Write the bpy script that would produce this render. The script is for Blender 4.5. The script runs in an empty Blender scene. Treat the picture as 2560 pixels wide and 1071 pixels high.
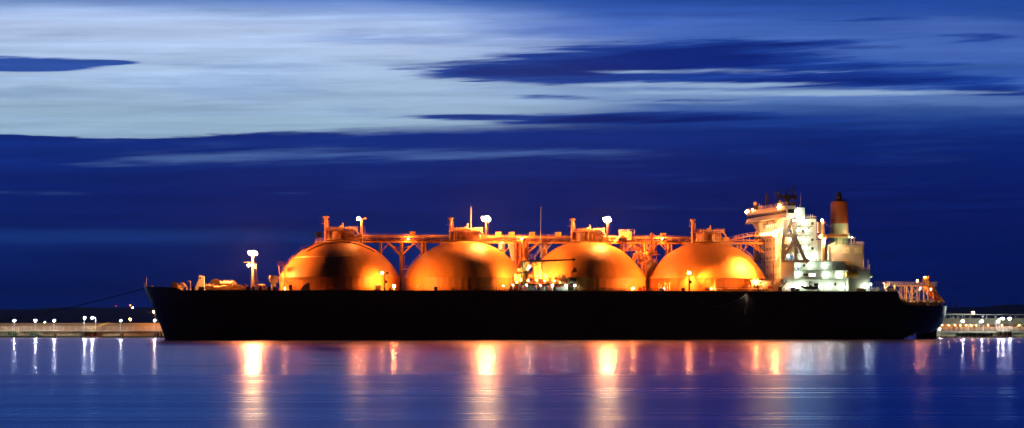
import bpy, bmesh, math, random
from mathutils import Vector, Matrix
random.seed(11)
R = math.radians
sc = bpy.context.scene
col = sc.collection

# ------------------------------------------------------------------ camera geometry
F = 5000.0          # focal length in photo pixels (2560 wide)
HZ = 803.0          # horizon row
CH = 6.6            # eye height above the water
ST, CT = 0.13, math.sqrt(1-0.13**2)      # the ship lies turned by about 7.5 degrees
OY = 720.0          # distance of amidships

def W(px, py, Y):
    return Vector(((px-1280)/F*Y, Y, CH+(HZ-py)/F*Y))
def S(px, py, ys):
    """point on the ship (ship's own axes: x towards the stern, y away from us) for a photo pixel"""
    k = (px-1280)/F
    xs = (k*(OY+ys*CT) + ys*ST)/(CT-k*ST)
    Y = OY + xs*ST + ys*CT
    return Vector((xs, ys, CH+(HZ-py)/F*Y))
def XS(px, ys): return S(px, 700, ys).x

# ------------------------------------------------------------------ node helpers
def lin(c):
    return tuple(((v/255)/12.92 if v/255 <= .04045 else ((v/255+.055)/1.055)**2.4) for v in c)

class N:
    """a float or vector socket with arithmetic"""
    nt = None
    def __init__(s, sock): s.s = sock
    @staticmethod
    def m(op, *a, clamp=False):
        n = N.nt.nodes.new('ShaderNodeMath'); n.operation = op; n.use_clamp = clamp
        for i, v in enumerate(a):
            if isinstance(v, N): N.nt.links.new(v.s, n.inputs[i])
            else: n.inputs[i].default_value = v
        return N(n.outputs[0])
    def __add__(s, o): return N.m('ADD', s, o)
    def __radd__(s, o): return N.m('ADD', s, o)
    def __sub__(s, o): return N.m('SUBTRACT', s, o)
    def __rsub__(s, o): return N.m('SUBTRACT', o, s)
    def __mul__(s, o): return N.m('MULTIPLY', s, o)
    def __rmul__(s, o): return N.m('MULTIPLY', s, o)
    def __truediv__(s, o): return N.m('DIVIDE', s, o)
    def __rtruediv__(s, o): return N.m('DIVIDE', o, s)
def smooth(x, a, b):
    n = N.nt.nodes.new('ShaderNodeMapRange'); n.interpolation_type = 'SMOOTHSTEP'
    N.nt.links.new(x.s, n.inputs[0]); n.inputs[1].default_value = a; n.inputs[2].default_value = b
    n.inputs[3].default_value = 0; n.inputs[4].default_value = 1
    return N(n.outputs[0])
def maprange(x, a, b, c, d):
    n = N.nt.nodes.new('ShaderNodeMapRange')
    N.nt.links.new(x.s, n.inputs[0])
    for i, v in enumerate((a, b, c, d)): n.inputs[i+1].default_value = v
    return N(n.outputs[0])
def comb(x, y, z):
    n = N.nt.nodes.new('ShaderNodeCombineXYZ')
    for i, v in enumerate((x, y, z)):
        if isinstance(v, N): N.nt.links.new(v.s, n.inputs[i])
        else: n.inputs[i].default_value = v
    return N(n.outputs[0])
def noise(vec, scale=1, detail=4, rough=.55, dist=0):
    n = N.nt.nodes.new('ShaderNodeTexNoise')
    N.nt.links.new(vec.s, n.inputs['Vector'])
    n.inputs['Scale'].default_value = scale; n.inputs['Detail'].default_value = detail
    n.inputs['Roughness'].default_value = rough; n.inputs['Distortion'].default_value = dist
    return N(n.outputs[0])
def ramp(x, stops):
    n = N.nt.nodes.new('ShaderNodeValToRGB'); N.nt.links.new(x.s, n.inputs[0])
    e = n.color_ramp.elements
    while len(e) < len(stops): e.new(.5)
    for i, (p, c) in enumerate(sorted(stops)):
        e[i].position = p; e[i].color = (*c[:3], 1)
    return N(n.outputs[0])
def mixc(f, a, b):
    n = N.nt.nodes.new('ShaderNodeMix'); n.data_type = 'RGBA'
    if isinstance(f, N): N.nt.links.new(f.s, n.inputs[0])
    else: n.inputs[0].default_value = f
    for i, v in ((6, a), (7, b)):
        if isinstance(v, N): N.nt.links.new(v.s, n.inputs[i])
        else: n.inputs[i].default_value = (*v[:3], 1)
    return N(n.outputs[2])

# ------------------------------------------------------------------ world: twilight sky with drawn-out cloud
world = bpy.data.worlds.new("World"); sc.world = world; world.use_nodes = True
nt = world.node_tree; nt.nodes.clear(); N.nt = nt
tc = nt.nodes.new('ShaderNodeTexCoord')
sep = nt.nodes.new('ShaderNodeSeparateXYZ'); nt.links.new(tc.outputs['Generated'], sep.inputs[0])
dx, dy, dz = (N(sep.outputs[i]) for i in range(3))
yy = N.m('MAXIMUM', dy, .22)
u = dx/yy*5.0          # thousands of photo pixels from the axis
v = dz/yy*5.0          # thousands of photo pixels above the horizon
# broad, streaky warps
n1 = noise(comb(u*1.1, v*9.0, 3.1), 1, 5, .6)
n2 = noise(comb(u*2.2+7.0, v*34.0, 9.7), 1, 5, .62)
n3 = noise(comb(u*.55+2.0, v*3.0, 5.0), 1, 3, .5)
n4 = noise(comb(u*3.4-u*0.0+1.0, v*52.0-u*2.2, 2.2), 1, 5, .66)
vw = v + (n1-.5)*.05 + (n2-.5)*.022
P = lambda y: (HZ-y)/1000.0
U = lambda x: (x-1280)/1000.0
V0, V1 = 0.0, 2.4
def vr(vs, stops):
    return ramp(maprange(vs, V0, V1, 0, 1), [((P(y)-V0)/(V1-V0), lin(c)) for y, c in stops])
low = vr(vw, [(803,(2,27,94)), (720,(3,28,96)), (640,(9,35,108)), (600,(13,41,114)), (560,(13,36,112)), (480,(13,36,115)),
              (420,(15,42,124)), (370,(18,48,134)), (330,(17,46,132)), (280,(20,52,138))])
lowr = vr(vw, [(803,(1,21,86)), (640,(2,25,98)), (560,(8,27,100)), (480,(9,29,105)),
              (420,(10,34,113)), (370,(13,40,122)), (330,(16,45,128)), (280,(30,68,150))])
low = mixc(smooth(u+(n3-.5)*.8, U(900), U(2100)), low, lowr)
low = mixc(smooth(n4+(n1-.5)*.8, .52, .80)*smooth(v, P(560), P(400))*.22, low, lin((44,82,164)))
upl = vr(vw+u*.030, [(420,(150,182,212)), (310,(160,190,218)), (250,(168,196,229)), (180,(178,204,240)), (100,(186,208,246)),
              (60,(170,196,241)), (30,(120,152,218)), (0,(62,106,190)), (-50,(34,86,176)), (-150,(14,62,158)), (-500,(6,44,132)), (-1500,(4,24,84))])
upr = vr(vw+u*.02, [(340,(28,62,140)), (300,(34,72,154)), (260,(70,108,180)), (225,(96,132,200)), (190,(62,100,182)), (150,(56,94,178)), (100,(74,110,192)),
              (50,(62,100,186)), (0,(42,82,172)), (-50,(30,74,166)), (-150,(12,56,150)), (-500,(6,40,126)), (-1500,(4,24,84))])
upl = mixc(smooth(n2+(n1-.5), .50, .80)*.55, upl, lin((134,164,212)))
up = mixc(smooth(u+(n3-.5)*.7+(n1-.5)*.35, U(1050), U(1720)), upl, upr)
# lower edge of the bright field: crisp on the left, ragged towards the right
edge = v + (n3-.5)*.03 + (n2-.5)*.03 + (n1-.5)*.03 + (n4-.5)*.016
le = N.m('MULTIPLY', N.m('MAXIMUM', u-U(350), 0.0), .030)          # climbs slowly to the right
dip = N.m('MULTIPLY', smooth(u, U(-200), U(560)), -.012)
soft = maprange(u, U(600), U(2200), .0028, .05)
ef = N.m('DIVIDE', edge - P(337) - le - dip, soft)
cloud = mixc(smooth(ef, -.6, 1.2), low, up)
def blob(base, x, y, a, b, c, slope=0., strength=1., hard=.45, rag=1.):
    """one bank of cloud; b is half its height in photo pixels, slope leans it"""
    du = (u - U(x))
    dv = v + (n2-.5)*.085*rag + (n1-.5)*.055*rag + (n4-.5)*.04*rag - P(y) - du*slope
    du, dv = du/(a/1000), dv/(b/1000)
    r = N.m('SQRT', du*du + dv*dv) + (n4-.5)*.9*min(1., rag)
    f = (1 - smooth(r, hard, 1.25))*strength
    return mixc(f, base, lin(c))
B = cloud
# light banks, soft
for q in ((100,232,240,14,(140,170,210),0,.6,.1,.6),(520,280,260,14,(146,174,210),0,.6,.1,.8),(1000,100,380,22,(128,158,216),0,.7,.1,.8),(1500,66,380,22,(86,118,198),0,.6,.1,.8),
          (2380,65,260,26,(80,114,194),0,.6,.1,.8),(1500,238,520,30,(140,172,218),.01,.8,.2,1.1),(1250,255,300,30,(166,194,226),0,.7,.2,.7),(2250,245,330,22,(92,128,194),.02,.8,.2,1.),(300,592,620,22,(23,56,130),0,.7,.3,.3)):
    B = blob(B, *q)
# feathered cloud: summed banks broken up by drawn-out noise that leans gently upwards to the right
sh = v - u*.030 - smooth(u, U(1500), U(2300))*.014
fa = noise(comb(u*1.2+4.0, sh*24.0, 11.3), 1, 6, .60, .3)
fb = noise(comb(u*3.2-1.0, sh*62.0, 4.3), 1, 5, .60, .3)
fd = noise(comb(u*7.0+2.0, sh*120.0, 7.7), 1, 3, .5, .2)
fbm = (fa-.5)*2.9 + (fb-.5)*2.3 + (fd-.5)*.9
def gate(f): return N.m('MINIMUM', f*2.2, 1.0)
def field(items):
    tot = None
    for x, y, a, b, amp in items:
        du = (u-U(x))/(a/1000); dv = (v-P(y))/(b/1000)
        g = N.m('POWER', 2.718, 0.0-(du*du+dv*dv))*amp
        tot = g if tot is None else tot+g
    return tot
dk = field(((1480,168,380,36,1.25),(1760,142,330,38,1.35),(2020,108,240,15,.85),(1180,182,170,20,.8),(2230,199,290,22,1.1),(1900,204,300,12,.55),(2510,229,140,16,1.25),
            (2480,95,150,14,.75),(2120,45,260,12,.45),(1370,241,130,7,.75),(1130,292,120,6,.7),(1480,298,330,14,.85),(1850,300,380,22,.8),(1700,250,300,8,.4),(2300,160,260,10,.45)))
dm = smooth(dk*1.1+fbm*gate(dk)*.8, .28, 1.0)
B = mixc(dm*.97, B, mixc(smooth(dk+fbm*.7, .7, 1.5), lin((26,64,154)), lin((11,36,122))))
fc = noise(comb(u*1.3+9.0, v*30.0, 21.3), 1, 5, .55, .3)
lt = field(((30,160,190,17,1.5),(230,157,110,6,.9)))
B = mixc(smooth(lt*.95+((fc-.5)*3.0+(fb-.5)*1.2)*gate(lt), .40, .95)*.96, B, mixc(smooth(fc, .4, .6), lin((18,58,150)), lin((34,78,170))))
wl = field(((660,388,300,30,.62),(430,396,150,12,.6),(260,412,120,7,.45),(1140,388,300,20,.58),(1060,392,90,7,.4),(60,484,150,9,.5),(190,488,70,4,.3),(725,484,60,4,.4),(2330,360,240,22,.22),(2250,402,240,20,.2),
            (300,352,260,9,.35),(1500,388,260,20,.35),(1700,520,300,10,.3),(840,568,80,4,.5)))
B = mixc(smooth(wl*1.15+fbm*gate(wl)*.75-.05, .12, 1.35)*.56, B, lin((96,132,196)))
wr = field(((1780,212,360,9,.85),(1480,214,220,8,.6),(2300,232,260,8,.55),(1950,180,300,10,.55),(1500,180,160,6,.5),(2060,232,260,10,.6),(1720,232,260,8,.5)))
B = mixc(smooth(wr*1.1-fbm*gate(wr)*.8, .25, 1.2)*.8, B, lin((164,194,230)))
# fine brush-like streaks everywhere
st = noise(comb(u*1.6+3.0, v*60.0, 1.7), 1, 4, .6)
st2 = noise(comb(u*.9-3.0, v*16.0, 6.7), 1, 4, .55)
gain = maprange(st, .25, .75, .88, 1.12) * maprange(st2, .25, .75, .82, 1.18) * maprange(n4, .3, .7, .93, 1.07)
# the night side of the sky (behind us) and the zenith are dark
fr = smooth(dy, -.25, .45)*.985 + .015
mul = nt.nodes.new('ShaderNodeVectorMath'); mul.operation = 'SCALE'
nt.links.new(B.s, mul.inputs[0]); nt.links.new((gain*fr*maprange(v, P(380), P(250), .86, .92)).s, mul.inputs[3])
bg = nt.nodes.new('ShaderNodeBackground'); nt.links.new(mul.outputs[0], bg.inputs[0]); bg.inputs[1].default_value = 1.0
out = nt.nodes.new('ShaderNodeOutputWorld'); nt.links.new(bg.outputs[0], out.inputs[0])
world.cycles.sampling_method = 'MANUAL'; world.cycles.sample_map_resolution = 512

# ------------------------------------------------------------------ materials
MATS = {}
def mat(name, base, rough=.5, metal=0., var=.25, vscale=.6, bump=0., bscale=2., rust=0.):
    if name in MATS: return MATS[name]
    m = bpy.data.materials.new(name); m.use_nodes = True; N.nt = m.node_tree
    b = m.node_tree.nodes['Principled BSDF']
    t = m.node_tree.nodes.new('ShaderNodeTexCoord'); o = N(t.outputs['Object'])
    f = noise(o, vscale, 5, .6)
    c = mixc(maprange(f, .3, .7, 0, 1), tuple(x*(1-var) for x in base), tuple(min(1, x*(1+var)) for x in base))
    if rust:
        g = noise(o, vscale*2.3, 6, .7)
        c = mixc(smooth(g, .60, .72)*rust, c, (.10,.035,.015))
    m.node_tree.links.new(c.s, b.inputs['Base Color'])
    m.node_tree.links.new(maprange(f, .3, .7, max(.05, rough-.08), min(1, rough+.08)).s, b.inputs['Roughness'])
    b.inputs['Metallic'].default_value = metal
    if bump:
        bn = m.node_tree.nodes.new('ShaderNodeBump'); bn.inputs['Strength'].default_value = 1; bn.inputs['Distance'].default_value = bump
        m.node_tree.links.new(noise(o, bscale, 5, .6).s, bn.inputs['Height']); m.node_tree.links.new(bn.outputs[0], b.inputs['Normal'])
    MATS[name] = m; return m
def emat(colr, L):
    key = ('e', tuple(colr), round(L, 2))
    if key in MATS: return MATS[key]
    m = bpy.data.materials.new('lamp_glow'); m.use_nodes = True; t = m.node_tree; t.nodes.clear()
    e = t.nodes.new('ShaderNodeEmission'); e.inputs[0].default_value = (*colr, 1); e.inputs[1].default_value = L
    o = t.nodes.new('ShaderNodeOutputMaterial'); t.links.new(e.outputs[0], o.inputs[0])
    MATS[key] = m; return m
SODIUM = (1., .30, .065)
WARMW = (1., .66, .36)
WHITE = (.78, 1., .80)
COOL = (.88, 1., .93)

hullm = mat('hull_paint', (.014,.011,.013), .42, 0, .3, .12, .01, .8)
pipem = mat('pipe_paint', (.58,.27,.06), .42, 0, .3, .5, 0, 1, .5)
pipered = mat('pipe_red', (.34,.12,.05), .45, 0, .3, .5, 0, 1, .5)
pipeyel = mat('pipe_yellow', (.80,.56,.22), .4, 0, .2, .5)
steelm = mat('beige_paint', (.74,.46,.22), .45, 0, .2, .5, 0, 1, .5)
deckm = mat('deck_paint', (.20,.09,.05), .6, 0, .3, .3, 0, 1, .6)
whitem = mat('white_paint', (.50,.48,.43), .45, 0, .06, .2, 0, 1, .12)
railm = mat('rail_paint', (.72,.62,.48), .5, 0, .1, .6)
darkm = mat('dark_steel', (.035,.028,.022), .5, .3, .3, 1.)
blackm = mat('black_rubber', (.012,.011,.010), .6)
redm = mat('red_paint', (.42,.05,.02), .45, 0, .2, .4)
orangem = mat('boat_orange', (.80,.16,.02), .35, 0, .1, .5)
bluem = mat('blue_paint', (.03,.10,.42), .4)
glassm = mat('window_glass', (.015,.018,.02), .12, 0, .1, 1.)
conc = mat('concrete', (.62,.55,.37), .85, 0, .35, .25, .03, 1.2, .25)
concd = mat('wet_concrete', (.09,.085,.05), .6, 0, .4, .4, .03, 1.2)
wallm = mat('storm_wall_concrete', (.30,.18,.11), .85, 0, .15, .15, .02, 1.)
panelm = mat('cladding', (.42,.38,.29), .6, 0, .1, .2)
rustm = mat('rusty_steel', (.16,.065,.045), .7, .2, .4, .6)
greenm = mat('green_paint', (.07,.12,.06), .5)
yellowm = mat('yellow_paint', (.70,.42,.06), .45)
galv = mat('galvanised_steel', (.55,.55,.55), .4, .5, .1, 1.)
ropem = mat('rope_fibre', (.10,.09,.08), .9)
gearm = mat('gear_paint', (.78,.62,.38), .5, 0, .2, .8, 0, 1, .35)
galdk = mat('grey_green_paint', (.20,.22,.18), .5)
tarpm = mat('tarpaulin', (.30,.26,.20), .7)

def dome_material():
    m = bpy.data.materials.new('tank_cover_paint'); m.use_nodes = True; N.nt = m.node_tree; t = m.node_tree
    b = t.nodes['Principled BSDF']
    tcn = t.nodes.new('ShaderNodeTexCoord'); sp = t.nodes.new('ShaderNodeSeparateXYZ'); t.links.new(tcn.outputs['Object'], sp.inputs[0])
    x, y, z = (N(sp.outputs[i]) for i in range(3))
    ang = N.m('ARCTAN2', y, x)
    o = N(tcn.outputs['Object'])
    drip = noise(comb(ang*14.0, z*.10, 2.0), 1, 5, .6)      # rain streaks run down the plating
    f = noise(o, .12, 4, .55)
    # weld seams of the plating: 36 meridians and rings every 4.6 m
    def line(q, w):
        fr = N.m('FRACT', q); d = N.m('ABSOLUTE', fr-.5)
        return smooth(d, .5-w, .5)
    seam = N.m('MAXIMUM', line(ang*(36/6.28318), .022), line(z*(1/4.6), .012))
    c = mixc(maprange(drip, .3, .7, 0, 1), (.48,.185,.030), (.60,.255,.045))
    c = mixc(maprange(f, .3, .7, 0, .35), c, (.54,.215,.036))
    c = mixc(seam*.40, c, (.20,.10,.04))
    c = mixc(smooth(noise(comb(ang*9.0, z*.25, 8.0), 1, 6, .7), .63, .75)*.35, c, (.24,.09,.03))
    t.links.new(c.s, b.inputs['Base Color'])
    t.links.new(maprange(f + (drip-.5)*.5,   .3, .7, .46, .60).s, b.inputs['Roughness'])
    bn = t.nodes.new('ShaderNodeBump'); bn.inputs['Distance'].default_value = .12; bn.inputs['Strength'].default_value = .5
    b.inputs['Specular IOR Level'].default_value = .28
    t.links.new((seam*.25 + noise(o, .35, 3, .5)*.9).s, bn.inputs['Height']); t.links.new(bn.outputs[0], b.inputs['Normal'])
    return m
domem = dome_material()

def funnel_material():
    m = bpy.data.materials.new('funnel_paint'); m.use_nodes = True; N.nt = m.node_tree; t = m.node_tree
    b = t.nodes['Principled BSDF']; b.inputs['Roughness'].default_value = .45
    tcn = t.nodes.new('ShaderNodeTexCoord'); sp = t.nodes.new('ShaderNodeSeparateXYZ'); t.links.new(tcn.outputs['Object'], sp.inputs[0])
    z = N(sp.outputs[2]); o = N(tcn.outputs['Object'])
    zb = FUN_BAND
    c = mixc(smooth(z, zb-.05, zb+.05), (.52,.58,.46), (.42,.085,.025))
    c = mixc(smooth(noise(o, .8, 6, .7), .5, .8)*.3, c, (.12,.05,.03))
    t.links.new(c.s, b.inputs['Base Color']); return m

def water_material():
    m = bpy.data.materials.new('harbour_water'); m.use_nodes = True; N.nt = m.node_tree; t = m.node_tree
    t.nodes.clear()
    tcn = t.nodes.new('ShaderNodeTexCoord'); sp = t.nodes.new('ShaderNodeSeparateXYZ'); t.links.new(tcn.outputs['Object'], sp.inputs[0])
    x, y = N(sp.outputs[0]), N(sp.outputs[1])
    a = noise(comb(x*.0035, y*.030, 0.), 1, 7, .72)          # long-drawn wind bands
    a2 = noise(comb(x*.002, y*.012, 4.), 1, 3, .5)
    a3 = noise(comb(x*.012, y*.45, 8.), 1, 4, .6)
    far = smooth(y, 243, 250)
    rgh = .300 - far*.095 + (a-.5)*.22 + (a2-.5)*.06 + (a3-.5)*.26
    g = t.nodes.new('ShaderNodeBsdfGlossy'); lw = t.nodes.new('ShaderNodeLayerWeight')
    fc_ = smooth(N(lw.outputs['Facing']), .958, .9915)
    t.links.new(mixc(fc_, (.24,.43,.77), (.74,.62,.80)).s, g.inputs['Color'])
    t.links.new(rgh.s, g.inputs['Roughness'])
    d = t.nodes.new('ShaderNodeBsdfDiffuse'); d.inputs['Color'].default_value = (.003,.012,.05,1)
    ad = t.nodes.new('ShaderNodeAddShader'); t.links.new(g.outputs[0], ad.inputs[0]); t.links.new(d.outputs[0], ad.inputs[1])
    o = t.nodes.new('ShaderNodeOutputMaterial'); t.links.new(ad.outputs[0], o.inputs[0])
    return m
def hill_material():
    return mat('wooded_hillside', (.045,.040,.085), .9, 0, .4, .01)  # bluish tint of the distant air is put into the colour

# ------------------------------------------------------------------ mesh builder
class MB:
    def __init__(s): s.v = []; s.f = []
    def add(s, vs, fs):
        o = len(s.v); s.v += [tuple(q) for q in vs]; s.f += [tuple(i+o for i in f) for f in fs]; return s
    def box(s, x0, x1, y0, y1, z0, z1):
        x0, x1 = min(x0,x1), max(x0,x1); y0, y1 = min(y0,y1), max(y0,y1); z0, z1 = min(z0,z1), max(z0,z1)
        vs = [(x,y,z) for x in (x0,x1) for y in (y0,y1) for z in (z0,z1)]
        return s.add(vs, [(0,1,3,2),(4,6,7,5),(0,4,5,1),(2,3,7,6),(0,2,6,4),(1,5,7,3)])
    def bx(s, c, sx, sy, sz): return s.box(c[0]-sx/2, c[0]+sx/2, c[1]-sy/2, c[1]+sy/2, c[2]-sz/2, c[2]+sz/2)
    def tube(s, a, b, r, n=6, r2=None, cap=True):
        a, b = Vector(a), Vector(b); d = (b-a)
        if d.length < 1e-6: return s
        d.normalize(); h = Vector((0,0,1)) if abs(d.z) < .9 else Vector((0,1,0))
        p = d.cross(h).normalized(); q = d.cross(p); r2 = r if r2 is None else r2
        ph = math.pi/4 if n == 4 else 0
        vs = [a+(p*math.cos(ph+2*math.pi*i/n)+q*math.sin(ph+2*math.pi*i/n))*r for i in range(n)] + \
             [b+(p*math.cos(ph+2*math.pi*i/n)+q*math.sin(ph+2*math.pi*i/n))*r2 for i in range(n)]
        fs = [(i,(i+1)%n,n+(i+1)%n,n+i) for i in range(n)]
        if cap: fs += [tuple(range(n-1,-1,-1)), tuple(range(n,2*n))]
        return s.add(vs, fs)
    def bar(s, a, b, w): return s.tube(a, b, w*.7071, 4)
    def path(s, pts, r, n=6):
        for a, b in zip(pts, pts[1:]): s.tube(a, b, r, n)
        return s
    def lathe(s, prof, c=(0,0,0), n=32, cap=True, a0=0, a1=2*math.pi):
        full = abs(a1-a0-2*math.pi) < 1e-6; m = n if full else n+1
        vs = [(c[0]+r*math.cos(a0+(a1-a0)*i/n), c[1]+r*math.sin(a0+(a1-a0)*i/n), c[2]+z) for (r,z) in prof for i in range(m)]
        fs = []
        for j in range(len(prof)-1):
            for i in range(n):
                i2 = (i+1) % m if full else i+1
                fs.append((j*m+i, j*m+i2, (j+1)*m+i2, (j+1)*m+i))
        if cap and full:
            if prof[0][0] > 1e-4: fs.append(tuple(range(n-1,-1,-1)))
            if prof[-1][0] > 1e-4: fs.append(tuple((len(prof)-1)*m+i for i in range(n)))
        return s.add(vs, fs)
    def ball(s, c, r, n=10, sq=1.):
        prof = [(max(1e-3, r*math.sin(math.pi*k/(n//2+2))), -sq*r*math.cos(math.pi*k/(n//2+2))) for k in range(n//2+3)]
        return s.lathe(prof, c, n)
    def prism(s, pts, y0, y1):
        """polygon in the x-z plane, given depth along y"""
        n = len(pts); vs = [(p[0], y0, p[1]) for p in pts]+[(p[0], y1, p[1]) for p in pts]
        return s.add(vs, [tuple(range(n)), tuple(range(2*n-1,n-1,-1))]+[(i,n+i,n+(i+1)%n,(i+1)%n) for i in range(n)])
    def rail(s, pts, h=1.1, step=2.0, r=.045, bars=3):
        for a, b in zip(pts, pts[1:]):
            a, b = Vector(a), Vector(b); L = (b-a).length; k = max(1, round(L/step))
            for i in range(k+1):
                p = a.lerp(b, i/k); s.tube(p, p+Vector((0,0,h)), r, 4)
            for j in range(bars):
                z = Vector((0,0,h*(j+1)/bars)); s.tube(a+z, b+z, r*.9, 4)
        return s
    def stair(s, a, b, w=.8, rail=True):
        """ship's ladder with treads and hand rails from a up to b"""
        a, b = Vector(a), Vector(b); d = b-a; sd = Vector((0, w/2, 0))
        for sg in (-1, 1):
            s.bar(a+sd*sg, b+sd*sg, .16)
            if rail:
                up = Vector((0,0,1.0))
                s.tube(a+sd*sg+up, b+sd*sg+up, .05, 4)
                k = max(2, int(d.length/1.8))
                for i in range(k+1):
                    p = a.lerp(b, i/k)+sd*sg; s.tube(p, p+up, .04, 4)
        k = max(3, int(abs(d.z)/.35))
        for i in range(1, k):
            p = a.lerp(b, i/k); s.bx(p, .3, w, .05)
        return s
    def build(s, name, m, parent=None, loc=None, smoothang=None, bevel=0):
        me = bpy.data.meshes.new(name)
        vs = s.v if loc is None else [(q[0]-loc[0], q[1]-loc[1], q[2]-loc[2]) for q in s.v]
        me.from_pydata(vs, [], s.f); me.update()
        bm = bmesh.new(); bm.from_mesh(me); bmesh.ops.recalc_face_normals(bm, faces=bm.faces); bm.to_mesh(me); bm.free()
        me.materials.append(m)
        o = bpy.data.objects.new(name, me); col.objects.link(o)
        if loc is not None: o.location = loc
        if parent is not None: o.parent = parent
        if smoothang:
            for p in me.polygons: p.use_smooth = True
            me.set_sharp_from_angle(angle=R(smoothang))
        if bevel:
            bv = o.modifiers.new('bevel', 'BEVEL'); bv.width = bevel; bv.segments = 2; bv.limit_method = 'ANGLE'
        return o
def tag(o, label=None, cat=None, group=None, kind=None):
    for k, w in (('label',label),('category',cat),('group',group),('kind',kind)):
        if w: o[k] = w
    return o
def empty(name, loc, label, cat, group=None, rz=0):
    o = bpy.data.objects.new(name, None); col.objects.link(o); o.location = loc; o.rotation_euler.z = rz
    return tag(o, label, cat, group)
def child_copy(o, parent, loc):
    c = o.copy(); col.objects.link(c); c.parent = parent; c.location = loc; return c

def lamp_ball(name, p, r, watts, colr, parent, sq=1.):
    """a glowing lens; its radiance follows from its power"""
    o = MB().ball((0,0,0), r, 8, sq).build(name, emat(colr, round(watts/(4*math.pi**2*r*r), 1)), parent, None, 60)
    o.location = p; return o
def spot(p, aim, watts, colr, parent, ang=90, blend=1., rad=.5):
    d = bpy.data.lights.new('aimed_beam', 'SPOT'); d.energy = watts; d.color = colr; d.spot_size = R(ang); d.spot_blend = blend; d.shadow_soft_size = rad
    o = bpy.data.objects.new('aimed_beam', d); col.objects.link(o); o.parent = parent
    o.location = p; o.rotation_euler = (Vector(aim)-Vector(p)).to_track_quat('-Z', 'Y').to_euler()
    return o

# ------------------------------------------------------------------ camera
cam = bpy.data.cameras.new('Camera'); co = bpy.data.objects.new('Camera', cam); col.objects.link(co)
co.location = (0,0,CH); co.rotation_euler = (R(90),0,0)
cam.sensor_width = 36; cam.lens = F/2560*36
cam.shift_y = (HZ-535.5)/2560
cam.clip_start = 1; cam.clip_end = 60000
sc.camera = co

# ------------------------------------------------------------------ water and far shore
m = MB(); m.add([(-8200,20,0),(8200,20,0),(8200,8100,0),(-8200,8100,0)], [(0,1,2,3)])
m.add([(-8200,-3000,0),(8200,-3000,0),(8200,20,0),(-8200,20,0)], [(0,1,2,3)])
w = m.build('water', water_material()); tag(w, kind='structure')

def hills(name, prof, Y, depth, amp):
    """wooded ridge: a height field whose crest follows the skyline"""
    nx, ny = 220, 14; vs = []; fs = []
    px0, px1 = prof[0][0], prof[-1][0]
    for j in range(ny+1):
        for i in range(nx+1):
            px = px0+(px1-px0)*i/nx
            for (a, ya), (b, yb) in zip(prof, prof[1:]):
                if a <= px <= b: t = (px-a)/(b-a); py = ya+(yb-ya)*t; break
            t = j/ny
            yv = Y + depth*(t-1) 
            top = CH+(HZ-py)/F*Y
            h = top*math.sin(min(1, t)*math.pi/2)**.8 + (random.random()-.5)*amp*t
            vs.append(((px-1280)/F*Y, yv, h-1 if j else -2))
    for j in range(ny):
        for i in range(nx):
            a = j*(nx+1)+i; fs.append((a, a+1, a+nx+2, a+nx+1))
    k = len(vs)
    for i in range(nx+1): vs.append((vs[ny*(nx+1)+i][0], Y+depth*.6, -2))
    for i in range(nx): fs.append((ny*(nx+1)+i, ny*(nx+1)+i+1, k+i+1, k+i))
    o = MB().add(vs, fs).build(name, hill_material(), None, None, 80); tag(o, kind='structure'); return o
hills('hills', [(-900,780),(-300,778),(0,775),(30,775.5),(62,773),(80,775),(95,773.5),(108,773),(135,774.5),(150,775),(175,771.5),(190,769.5),(230,768.6),(300,770),(345,769),(420,769),(700,772),(1300,775),(1900,772),(2300,770),(2363,768),(2400,767.5),(2455,768),(2475,765),(2500,761.5),(2535,761),(2560,763),(2700,768),(3400,776)], 6500, 1500, 1.2)

# ------------------------------------------------------------------ the ship
ship = empty('gas_carrier', (0, OY, 0), 'long black gas carrier with four orange domed tank covers and a white bridge block', 'ship', rz=math.asin(ST))
DZ = 17.05           # main deck
HB = 23.5            # half beam
AZ = S(2300,765,-14).z   # low mooring deck aft

stem = [(S(360,716,0).z, XS(360,0)), (S(366,732,0).z, XS(366,0)), (S(375,752,0).z, XS(375,0)), (S(388,783,0).z, XS(388,0)), (S(400,812,0).z, XS(400,0)), (S(408,832,0).z, XS(408,0)), (0, XS(412,0)), (-3, XS(414,0))]
strn = [(30, XS(2363,0)), (S(2363,765,0).z, XS(2363,0)), (S(2361,790,0).z, XS(2361,0)), (S(2355,808,0).z, XS(2355,0)), (S(2345,819,0).z, XS(2345,0)), (S(2336,826,0).z, XS(2336,0)), (-3, XS(2300,0))]
def interp(tab, z):
    if z >= tab[0][0]: return tab[0][1]
    for (a, xa), (b, xb) in zip(tab, tab[1:]):
        if b <= z <= a: return xa+(xb-xa)*(a-z)/(a-b)
    return tab[-1][1]
x_step0, x_step1 = XS(2239,-22), XS(2250,-20)
xb0, xb1, xb2 = XS(362,0), XS(444,-14), XS(456,-16)
ZB = S(365,716,0).z
def deckz(x):
    if x < xb1: return ZB + (S(444,720,-14).z-ZB)*(x-xb0)/(xb1-xb0)
    if x < xb2: t = (x-xb1)/(xb2-xb1); return S(444,720,-14).z*(1-t)+DZ*t
    if x < x_step0: return DZ
    if x < x_step1: t = (x-x_step0)/(x_step1-x_step0); return DZ*(1-t)+AZ*t
    return AZ
xk0, xk1 = XS(2236,0), XS(2262,0); ZK = S(2262,833,0).z
def keelz(x):
    if x < xk0-3: return -3
    if x < xk1: t = (x-xk0+3)/(xk1-xk0+3); return -3+(ZK+3)*math.sin(t*math.pi/2)
    return ZK+.6*(x-xk1)/40
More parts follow.
